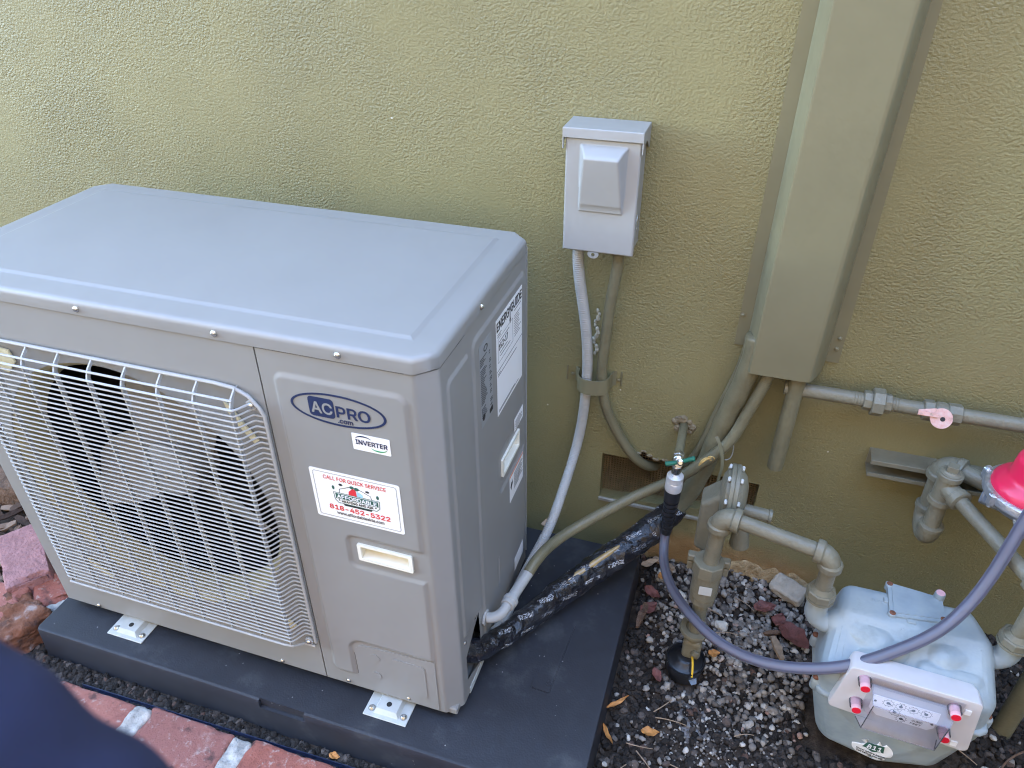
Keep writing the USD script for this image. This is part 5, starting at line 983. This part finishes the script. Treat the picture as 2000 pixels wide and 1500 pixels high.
dial = part(idx, 'dial_plate', front(plate(dp_, 0.0010), -0.4310), 'white_print', smooth=False)
pk = []
for u, v, a in ((-0.026, 0.0125, -0.5), (-0.006, 0.0125, 1.6), (0.014, 0.0125, 3.6), (0.034, 0.0125, 2.3), (-0.010, -0.0055, 2.2), (0.004, -0.0175, -0.4)):
    x, z = ip(u, v); pk.append(front(plate(Point(x, z).buffer(0.0078).difference(Point(x, z).buffer(0.0073)), 0.0002), -0.4322))
    pk.append(front(plate(Point(x, z).buffer(0.0030).union(Polygon([(x + 0.0025 * math.cos(a + 1.57), z + 0.0025 * math.sin(a + 1.57)), (x + 0.0072 * math.cos(a), z + 0.0072 * math.sin(a)), (x - 0.0025 * math.cos(a + 1.57), z - 0.0025 * math.sin(a + 1.57))])), 0.0003), -0.4324))
    for t2 in range(10):
        aa = t2 * 0.628; pk.append(front(plate(Point(x + 0.0092 * math.cos(aa), z + 0.0092 * math.sin(aa)).buffer(0.0006, quad_segs=2), 0.0002), -0.4322))
O_ = np.array([ip(0, 0)[0], -0.4322, ip(0, 0)[1]]); U_ = (au[0], 0, au[1]); V_ = (av[0], 0, av[1])
pk += [place(cat([text('CUBIC', 0.020, -0.0150, 0.0040, 0.017), text('FEET', 0.0195, -0.0225, 0.0040, 0.017)]), O_, U_, V_, FN)]
for u, v in ((-0.046, 0.010), (0.050, -0.008)):
    x, z = ip(u, v); pk.append(front(plate(Point(x, z).buffer(0.0022), 0.0008), -0.4322))
part(dial, 'printing', pk, 'black_print', smooth=False)
def cbx(u0, u1, v0, v1, y): return [(*ip(u, v), y) for u, v in ((u0, v0), (u1, v0), (u1, v1), (u0, v1))]
def face(pts): return (np.array([(p[0], p[2], p[1]) for p in pts]), np.array([(0, 1, 2), (0, 2, 3)]))
K0, K1 = cbx(-0.062, 0.072, -0.048, 0.047, -0.4290), cbx(-0.057, 0.060, -0.036, 0.030, -0.4600)
fs = [face(K1)] + [face([K0[i], K0[(i + 1) % 4], K1[(i + 1) % 4], K1[i]]) for i in range(4)]
fl = cbx(-0.070, 0.078, 0.040, 0.064, -0.4300)
part(idx, 'clear_cover', fs + [face(fl)], 'clear', smooth=False)
eb = [rod((K1[i][0], K1[i][2], K1[i][1]), (K1[(i + 1) % 4][0], K1[(i + 1) % 4][2], K1[(i + 1) % 4][1]), 0.0009, 6) for i in range(4)] + [rod((K0[i][0], K0[i][2], K0[i][1]), (K1[i][0], K1[i][2], K1[i][1]), 0.0009, 6) for i in range(4)]
part(idx, 'cover_edge', eb, 'clear', smooth=True)
for x, z in ((0.6755, 0.2700), (0.6755, 0.2095), (0.8160, 0.2570), (0.8175, 0.1930)):
    pg = part(idx, 'plug', rod((x, -0.4285, z), (x, -0.4480, z), 0.0080, 22, 0.001), 'red_clear')
    part(pg, 'plug_end', rod((x, -0.4478, z), (x, -0.4492, z), 0.0072, 20), 'red')
    part(pg, 'collar', lathe((x, -0.4283, z), (0, -1, 0), [(0, 0.0110), (0.012, 0.0102), (0.0125, 0.0095)], 22), 'clear')
for x, z in ((0.8375, 0.2520), (0.8280, 0.1720), (0.8420, 0.1640)): part(idx, 'clip', front(plate(rrect(x - 0.005, z - 0.006, x + 0.005, z + 0.006, 0.001), 0.0016), YI), 'white_print')
# round sticker low on the case
from scipy.interpolate import LinearNDInterpolator
lvv, lnn = np.array(LOW.vertices), np.array(LOW.vertex_normals); okv = lnn[:, 1] < -0.15
LY = LinearNDInterpolator(lvv[okv][:, [0, 2]], lvv[okv][:, 1])
def onto(m, cx, cz, roll, off):
    """Lays a flat print on the curved front of the lower case."""
    v, f = arr(m); c_, s_ = math.cos(roll), math.sin(roll)
    x, z = cx + v[:, 0] * c_ - v[:, 1] * s_, cz + v[:, 0] * s_ + v[:, 1] * c_
    return (np.stack([x, LY(x, z) - off - v[:, 2], z], 1), f)
tt = np.arange(48) * 2 * np.pi / 48
dv = np.vstack([[(0, 0, 0)]] + [np.stack([0.0345 * r_ * np.cos(tt), 0.0300 * r_ * np.sin(tt), 0 * tt], 1) for r_ in np.linspace(0.125, 1, 8)])
df = [(0, 1 + k, 1 + (k + 1) % 48) for k in range(48)]
for r_ in range(7):
    a0 = 1 + r_ * 48; df += [q_ for k in range(48) for q_ in ((a0 + k, a0 + 48 + k, a0 + 48 + (k + 1) % 48), (a0 + k, a0 + 48 + (k + 1) % 48, a0 + (k + 1) % 48))]
SX, SZ, SRo = 0.7370, 0.0680, -0.045
stk = part(mtx, 'dig_sticker', onto((dv, np.array(df)), SX, SZ, SRo, 0.0008), 'white_print', smooth=True, label='round white 811 sticker low on the case')
sh = Polygon([(-0.0175, 0.0020), (-0.0140, 0.0200), (0.0155, 0.0200), (0.0185, 0.0020), (0.0130, 0.0030), (0.0005, -0.0035), (-0.0120, 0.0030)])
part(stk, 'emblem', onto(plate(sh, 0.0003), SX, SZ, SRo, 0.0014), 'green_print', smooth=False)
part(stk, 'lettering', onto(text('811', 0.0005, 0.0060, 0.0110, 0.0250, True, mid=True), SX, SZ, SRo, 0.0030), 'white_print', smooth=False)
part(stk, 'lettering', onto(text("Know what's below.", 0.0, -0.0105, 0.0042, 0.050, True, mid=True), SX, SZ, SRo, 0.0014), 'black_print', smooth=False)
part(stk, 'lettering', onto(text('Call before you dig.', 0.0, -0.0175, 0.0042, 0.046, True, mid=True), SX, SZ, SRo, 0.0014), 'black_print', smooth=False)

# ================================================================== pipe stub at the right and a stray wire
single('ground_pipe', rod((1.005, -0.241, -0.06), (1.005, -0.236, 0.36), 0.0180, 24), 'olive_pipe', 'dark olive pipe standing in the soil right of the meter', 'pipe', base=(1.005, -0.24, 0))

# ================================================================== brick edging, loose bricks
def stone_block(x0, x1, y0, y1, z0, z1, n, seed, rough=0.003, rnd=0.006):
    """A worn brick: a dense box, rounded and roughened."""
    b = trimesh.creation.box((x1 - x0, y1 - y0, z1 - z0))
    for _ in range(n): b = b.subdivide()
    v = np.array(b.vertices); h = np.array([(x1 - x0) / 2, (y1 - y0) / 2, (z1 - z0) / 2])
    core = np.clip(v, -(h - rnd), h - rnd); d = v - core; L = np.linalg.norm(d, axis=1, keepdims=True)
    v = core + d / np.maximum(L, 1e-9) * np.minimum(L, rnd)
    nn = d / np.maximum(L, 1e-9)
    k = meshkit.fbm(v * 60 + seed * 3.7, 4, seed) - 0.5 + 0.8 * (meshkit.noise(v * 22 + seed, seed + 5) - 0.5)
    chip = np.maximum(0, meshkit.noise(v * 28 + seed * 1.3, seed + 9) - 0.66) * (np.sum(np.abs(v) > h - rnd * 1.6, axis=1) >= 2)
    v = v + nn * (k * rough * 2)[:, None] - np.sign(v) * (chip * 0.03)[:, None]
    return (v + np.array([(x0 + x1) / 2, (y0 + y1) / 2, (z0 + z1) / 2]), np.array(b.faces))
be = thing('brick_edging', 'mortared row of red bricks edging the bed in front of the pad', 'brick edging', (-0.4, -0.79, 0))
BW, JW, Yb0 = 0.1950, 0.0350, -0.7320
xj = -1.0755
k = 0
while xj < 0.9:
    w = BW + RNG.uniform(-0.006, 0.006); dz = RNG.uniform(-0.004, 0.004); dy = RNG.uniform(-0.003, 0.003) + 0.024 * (xj + 0.86)
    for r_ in range(2):
        y1 = Yb0 + dy - r_ * 0.112
        part(be, 'brick', stone_block(xj + (0.11 if r_ else 0), xj + w + (0.11 if r_ else 0), y1 - 0.098, y1, -0.05, 0.022 + dz, 5 if xj < 0.1 and not r_ else 4, k * 2 + r_, 0.0022, 0.007), f'brick{(k + r_) % 3}', smooth=True)
    part(be, 'mortar_joint', stone_block(xj + w - 0.004, xj + w + JW + 0.004, Yb0 + dy - 0.095, Yb0 + dy - 0.003, -0.05, 0.0190 + dz * 0.5 + RNG.uniform(-0.002, 0.003), 5, 40 + k, 0.0050, 0.007), 'mortar', smooth=True)
    xj += w + JW; k += 1
part(be, 'mortar_bed', stone_block(-1.10, 1.0, -0.86, -0.83, -0.06, 0.012, 4, 90, 0.003, 0.004), 'mortar', smooth=True)
single('edging_strip', hull([(x, y + 0.024 * (x + 0.86), z) for x in (-0.80, 0.02) for y in (Yb0 + 0.004, Yb0 + 0.0055) for z in (-0.03, 0.0085)]), 'edging', 'thin blue black plastic edging strip between bricks and gravel', 'edging', base=(-0.4, Yb0, 0))
def turned(m, a, p, tilt=(0, 0)):
    v, f = arr(m); c, s = math.cos(a), math.sin(a)
    R1 = np.array([[c, -s, 0], [s, c, 0], [0, 0, 1]]); tx, ty = tilt
    R2 = np.array([[1, 0, 0], [0, math.cos(tx), -math.sin(tx)], [0, math.sin(tx), math.cos(tx)]]) @ np.array([[math.cos(ty), 0, math.sin(ty)], [0, 1, 0], [-math.sin(ty), 0, math.cos(ty)]])
    return (v @ (R1 @ R2).T + np.asarray(p, float), f)
single('loose_brick', turned(stone_block(-0.092, 0.092, -0.046, 0.046, -0.029, 0.029, 5, 101, 0.0012, 0.004), -0.66, (-1.140, -0.522, 0.052), (0.04, 0.06)), 'brick_old', 'whole loose purplish red brick lying left of the unit', 'brick', smooth=True, base=(-1.14, -0.522, 0.02))
bb = stone_block(-0.085, 0.085, -0.060, 0.060, -0.045, 0.040, 5, 105, 0.011, 0.016)
single('broken_brick', turned(bb, -0.35, (-1.065, -0.652, 0.016), (0.05, -0.05)), 'brick_broken', 'rough broken orange brown brick at the left corner of the pad', 'brick', smooth=True, base=(-1.065, -0.652, 0))
bt = thing('brick_fragment', 'red brick fragment capped with pale mortar at the corner of the pad', 'brick', (-1.0, -0.55, 0))
part(bt, 'brick', turned(stone_block(-0.065, 0.065, -0.045, 0.045, -0.03, 0.026, 5, 107, 0.003, 0.008), 0.75, (-1.010, -0.545, 0.020), (0.12, 0.0)), 'brick0', smooth=True)
part(bt, 'mortar', stone_block(-1.035, -0.955, -0.606, -0.560, -0.02, 0.034, 5, 109, 0.007, 0.010), 'mortar', smooth=True)
bt2 = thing('brick_end', 'smooth red brick end with a white mortar edge, behind the broken brick', 'brick', (-1.13, -0.66, 0))
part(bt2, 'brick', turned(stone_block(-0.10, 0.10, -0.048, 0.048, -0.03, 0.030, 5, 111, 0.002, 0.007), 0.12, (-1.160, -0.640, 0.026), (0.05, 0)), 'brick1', smooth=True)
for i_, (x, y, a, lb) in enumerate(((-1.52, -0.205, 0.3, 'dark weathered brick upright against the wall at the left edge'), (-1.40, -0.300, 0.2, 'dark weathered brick lying flat behind the wood chips'))):
    single('old_brick', turned(stone_block(-0.10, 0.10, -0.046, 0.046, -0.035, 0.035, 4, 115 + i_, 0.003, 0.006), a, (x, y, 0.075 - 0.045 * i_)), 'bark', lb, 'brick', smooth=True, base=(x, y, 0))

# ================================================================== gravel (nobody could count it), chips, leaves, twigs
def scatter(pos, rad, seeds=24, sub=1, flat=0.75, amp=0.38):
    """Joins many differently turned stones into one mesh."""
    rng = np.random.default_rng(11)
    T = [blob(1.0, sub, 200 + k, amp, (1.0, rng.uniform(0.65, 0.95), rng.uniform(flat * 0.8, flat * 1.15))) for k in range(seeds)]
    n, k = len(T[0][0]), len(pos)
    V = np.array([t_[0] for t_ in T])[rng.integers(0, seeds, k)]
    q = rng.normal(size=(k, 4)); q[:, 1:3] *= 0.45; q /= np.linalg.norm(q, axis=1, keepdims=True); w, x, y, z = q.T
    R = np.stack([1 - 2 * (y * y + z * z), 2 * (x * y - z * w), 2 * (x * z + y * w), 2 * (x * y + z * w), 1 - 2 * (x * x + z * z), 2 * (y * z - x * w), 2 * (x * z - y * w), 2 * (y * z + x * w), 1 - 2 * (x * x + y * y)], 1).reshape(k, 3, 3)
    V = np.einsum('kij,knj->kni', R, V) * rad[:, None, None] + pos[:, None, :]
    tone = np.repeat(rng.random(k), n)
    return (V.reshape(-1, 3), (T[0][1][None] + (np.arange(k) * n)[:, None, None]).reshape(-1, 3)), np.stack([tone, tone], 1)
def inside_solid(x, y):
    o = (x > -0.958) & (x < 0.258) & (y > -0.690) & (y < -0.055)
    o |= (y < -0.728) & (x > -1.12)
    o |= np.hypot(x - 0.389, y + 0.297) < 0.044
    o |= (np.abs(x - 0.753) < 0.115) & (y > -0.40) & (y < -0.25)
    o |= (y > 0.0)
    return o
rng = np.random.default_rng(5)
def lay(n, x0, x1, y0, y1, r0, r1, keep, lift=0.35):
    x, y = rng.uniform(x0, x1, n), rng.uniform(y0, y1, n); r = rng.uniform(r0, r1, n) ** 1.0
    ok = (~inside_solid(x, y)) & (rng.random(n) < keep(x, y)); x, y, r = x[ok], y[ok], r[ok]
    return np.stack([x, y, gz(x, y) + r * lift + rng.uniform(-0.001, 0.004, len(r))], 1), r
one = lambda x, y: np.ones_like(x)
pw = lambda x, y: np.clip(1.35 - np.hypot((x - 0.49) / 0.18, (y + 0.12) / 0.24) , 0, 1) ** 0.8
pw2 = lambda x, y: np.clip(1.1 - np.hypot((x - 0.55) / 0.11, (y + 0.31) / 0.13), 0, 1) * 0.85
palef = lambda x, y: np.maximum(np.maximum(pw(x, y) ** 1.3, pw2(x, y)), 0.03)
lav = [lay(9500, 0.20, 1.30, -0.80, -0.004, 0.0040, 0.0098, lambda x, y: np.clip(1.0 - 0.55 * palef(x, y) - 0.55 * np.exp(-(((x - 0.46) / 0.11) ** 2 + ((y + 0.47) / 0.07) ** 2)), 0, 1)),
       lay(5200, -1.06, 0.42, -0.738, -0.66, 0.0045, 0.0100, one)]
pos, rad = np.vstack([a[0] for a in lav]), np.concatenate([a[1] for a in lav])
m, uv = scatter(pos, rad)
single('dark_gravel', m, 'lava', 'dark lava gravel covering the bed', 'gravel', kind='stuff', smooth=False, uv=uv)
pos, rad = lay(17000, 0.22, 1.25, -0.78, 0.012, 0.0030, 0.0082, palef, 1.0)
rad = np.where(rng.random(len(rad)) < 0.08, rad * 1.5, rad)
p2, r2 = lay(1900, 0.32, 0.62, -0.62, -0.30, 0.0014, 0.0034, lambda x, y: np.exp(-(((x - 0.46) / 0.10) ** 2 + ((y + 0.45) / 0.10) ** 2)), 1.0)
p2[:, 2] += 0.002
m, uv = scatter(np.vstack([pos, p2]), np.concatenate([rad, r2]))
single('pale_gravel', m, 'pale', 'pale pumice pebbles lying thickest below the vent', 'gravel', kind='stuff', smooth=True, uv=uv)
def chip(L, w, t_, seed):
    v, f = arr(trimesh.creation.box((L, w, t_)).subdivide().subdivide()); v = np.array(v)
    n_ = meshkit.noise(v * (60, 130, 60) + seed * 9.1, seed) - 0.5
    v[:, 1] *= 1 - 0.7 * np.abs(v[:, 0] / (L / 2)) ** 3 * 0.6; v += n_[:, None] * np.array([0.004, 0.004, 0.002]); v[:, 2] += 0.25 * t_ * np.sin(v[:, 0] / L * 3)
    return v, f
cx, cy = rng.uniform(-1.75, -0.96, 620), rng.uniform(-0.66, -0.02, 620)
ch = [turned(chip(rng.uniform(0.020, 0.055), rng.uniform(0.008, 0.020), rng.uniform(0.003, 0.006), i), rng.uniform(0, 6.3), (cx[i], cy[i], -0.004 + rng.uniform(0, 0.016)), (rng.normal() * 0.25, rng.normal() * 0.25)) for i in range(620)]
cu = np.repeat(rng.random(len(ch)), len(ch[0][0]))
single('wood_chips', ch, 'chips', 'brown wood chips left of the unit', 'wood chips', kind='stuff', smooth=False, uv=np.stack([cu, cu], 1))

def leaf(L, w, seed, curl=0.4):
    """A pointed leaf, folded on its midrib and curled."""
    def f(i, j):
        u = i / 12; s = (j / 6 - 0.5) * 2
        half = w * np.sin(np.pi * u ** 0.8) ** 0.8 * (1 + 0.10 * np.sin(u * 17 + seed))
        return np.stack([(u - 0.5) * L, s * half, 0.25 * np.abs(s) * half + curl * L * ((u - 0.5) ** 2) + 0.0015 * np.sin(9 * u + seed + 3 * s)], -1)
    v, fc = grid(13, 7, f); v2 = v - np.array([0, 0, 0.0006]); n_ = len(v)
    return np.vstack([v, v2]), np.vstack([fc, fc[:, ::-1] + n_])
GL = [(0.610, -0.150, 0.088, 0.026, -0.9, 'leaf_red', 'large dull red leaf lying beside the meter'),
      (0.545, -0.085, 0.052, 0.017, 0.3, 'leaf_red', 'curled rusty leaf among the pale pebbles below the wall'),
      (0.577, -0.110, 0.040, 0.015, 1.2, 'leaf_red', 'small crumpled rusty leaf next to the large red leaf'),
      (0.293, -0.118, 0.046, 0.011, -0.5, 'leaf_red', 'narrow red brown leaf near the back corner of the pad'),
      (0.292, -0.168, 0.050, 0.014, 0.9, 'leaf_red', 'dull wine coloured leaf beside the pad edge'),
      (0.272, -0.030, 0.044, 0.010, 0.5, 'leaf_tan', 'folded tan leaf where the pad meets the wall'),
      (0.308, -0.062, 0.030, 0.009, 0.9, 'leaf_orange', 'small brown curled leaf under the hose'),
      (0.338, -0.335, 0.034, 0.009, -1.0, 'leaf_red', 'small red leaf left of the black ground cup'),
      (0.345, -0.466, 0.036, 0.0105, 0.1, 'leaf_orange', 'bright orange leaf on the dark gravel near the pad'),
      (0.271, -0.422, 0.056, 0.0045, 0.8, 'leaf_orange', 'thin curled orange leaf sliver against the pad edge'),
      (0.267, -0.497, 0.052, 0.0045, -1.0, 'leaf_orange', 'second orange sliver at the pad edge nearest the viewer'),
      (0.446, -0.248, 0.026, 0.010, 0.4, 'leaf_orange', 'small orange brown leaf right of the riser foot'),
      (0.476, -0.515, 0.030, 0.010, 0.9, 'leaf_red', 'faded brick red leaf on the ashy patch'),
      (-0.222, -0.700, 0.022, 0.007, 0.2, 'leaf_orange', 'orange leaf in the gravel between pad and bricks'),
      (0.020, -0.048, 0.040, 0.012, 0.4, 'leaf_tan', 'pinkish brown leaf on the pad beside the wall')]
for i_, (x, y, L, w, a, m_, lb) in enumerate(GL):
    z = float(gz(x, y)) + (0.018 if y < -0.03 or x > 0.25 else 0.0)
    if x < 0.1 and y > -0.06: z = 0.076
    single('dry_leaf', turned(leaf(L, w, i_, 0.35), a, (x, y, z + 0.002), (rng.normal() * 0.15, rng.normal() * 0.15)), m_, lb, 'leaf', smooth=True, base=(x, y, z))
BKs = [(0.280, -0.192, 0.066, 0.016, 1.45, 'long grey brown bark chip standing along the pad edge'), (0.577, -0.190, 0.062, 0.014, -1.2, 'brown bark stick below the large red leaf'), (0.563, -0.150, 0.034, 0.011, 0.35, 'short pinkish bark chip above the bark stick'), (0.305, -0.025, 0.060, 0.014, -0.45, 'pale bark splinter under the wrapped pipe')]
for i_, (x, y, L, w, a, lb) in enumerate(BKs):
    z = float(gz(x, y)) + 0.020
    single('bark_chip', turned(chip(L, w, 0.007, 70 + i_), a, (x, y, z)), 'bark' if i_ % 2 == 0 else 'twig', lb, 'bark', smooth=40, base=(x, y, z))
single('stone', turned(stone_block(-0.038, 0.038, -0.024, 0.024, -0.014, 0.014, 4, 131, 0.004, 0.008), -0.5, (0.592, -0.030, 0.020), (0.25, 0.0)), 'slab', 'flat buff stone against the wall left of the meter', 'stone', smooth=True, base=(0.592, -0.03, 0.01))
for i_, (x, y, r_, lb) in enumerate(((0.350, -0.108, 0.017, 'chunky cream pebble left of the riser union'), (0.455, -0.165, 0.014, 'white angular pebble right of the riser pipe'), (0.925, -0.285, 0.012, 'white pebble below the meter outlet'), (0.955, -0.350, 0.010, 'pale pebble beside the dark stub pipe'))):
    v, f = blob(r_, 2, 300 + i_, 0.35, (1, 0.8, 0.7)); z = float(gz(x, y)) + 0.016
    single('pebble', (v + (x, y, z), f), mat(f'pale_pebble_{"abcd"[i_]}', (0.58, 0.55, 0.48), 0.85, var=0.15, vscale=60, bump=0.4, bscale=150), lb, 'pebble', smooth=40, base=(x, y, z))
tw = [(0.43, -0.13, 0.06, -0.3), (0.50, -0.09, 0.05, -0.5), (0.465, -0.19, 0.055, 0.25), (0.38, -0.43, 0.06, 0.05), (0.36, -0.40, 0.05, 0.9), (0.33, -0.50, 0.05, 0.1), (0.345, -0.53, 0.05, -0.7), (0.52, -0.42, 0.04, 0.4), (0.60, -0.24, 0.05, 0.1), (0.42, -0.53, 0.06, -0.3), (0.30, -0.56, 0.04, 0.9), (0.56, -0.50, 0.05, 0.4), (0.92, -0.33, 0.05, -0.6), (0.98, -0.42, 0.06, 0.8)]
TWL = ['twig crossing the pale pebbles right of the riser union', 'twig close under the wall among the pebbles', 'twig beside the white angular pebble', 'straight twig below the black ground cup', 'twig just left of the ground cup', 'twig lying left of the bright orange leaf', 'twig slanting at the front left of the gravel', 'twig on the ash grey patch', 'twig near the large red leaf', 'twig at the near edge of the ash patch', 'short twig beside the pad edge at the front', 'twig in front of the meter case', 'twig under the meter outlet', 'twig right of the index box near the root']
for i_, (x, y, L, a) in enumerate(tw):
    z = float(gz(x, y)) + 0.020; d_ = np.array((math.cos(a), math.sin(a), 0)); e_ = np.array((-d_[1], d_[0], 0))
    pth = spline([(x, y, z) - d_ * L / 2, (x, y, z + 0.002) + e_ * L * 0.06 * math.sin(i_), (x, y, z - 0.002) + d_ * L / 2], 12)
    single('twig', tube(pth, 0.0011 + 0.0006 * rng.random(), 6, rfun=lambda i, s, a_: 1 - 0.03 * i), 'twig', 'thin dry ' + TWL[i_], 'twig', 'dry twigs on the gravel', smooth=True, base=(x, y, z))
single('root_wire', tube(spline([(0.955, -0.455, 0.004), (0.960, -0.385, 0.014), (0.985, -0.335, 0.022), (1.030, -0.300, 0.030), (1.10, -0.28, 0.026)], 30), 0.0020, 8), 'bark', 'thin curved brown wire on the soil below the stub pipe', 'wire', smooth=True, base=(0.96, -0.39, 0))

# ================================================================== the photographer's sleeve, close to the lens
ap = spline([(0.030, -1.272, 1.200), (0.090, -1.2745, 1.1960), (0.1379, -1.2781, 1.1850), (0.1786, -1.2821, 1.1620), (0.2267, -1.2900, 1.1340), (0.290, -1.310, 1.090), (0.360, -1.350, 1.03)], 90)
def fold(i, s, a):
    p = np.stack([np.cos(a) * 1.5 + 3, np.sin(a) * 1.5, np.full_like(a, s * 20)], -1)
    return (1 + 0.10 * (meshkit.fbm(p, 3, 8) - 0.5) + 0.02 * np.sin(s * 160 + 2 * np.sin(a))) * min(1.0, 0.35 + (i / 8) ** 0.5 * 0.65)
ap = ap - np.array(CAM_U) * 0.0090 - np.array(CAM_R) * 0.0075
single('jacket_sleeve', tube(ap, 0.0500, 48, rfun=fold), 'navy_cloth', 'navy blue cloth sleeve, out of focus, close by at the lower left', 'sleeve', smooth=True, base=(0.18, -1.28, 1.16))
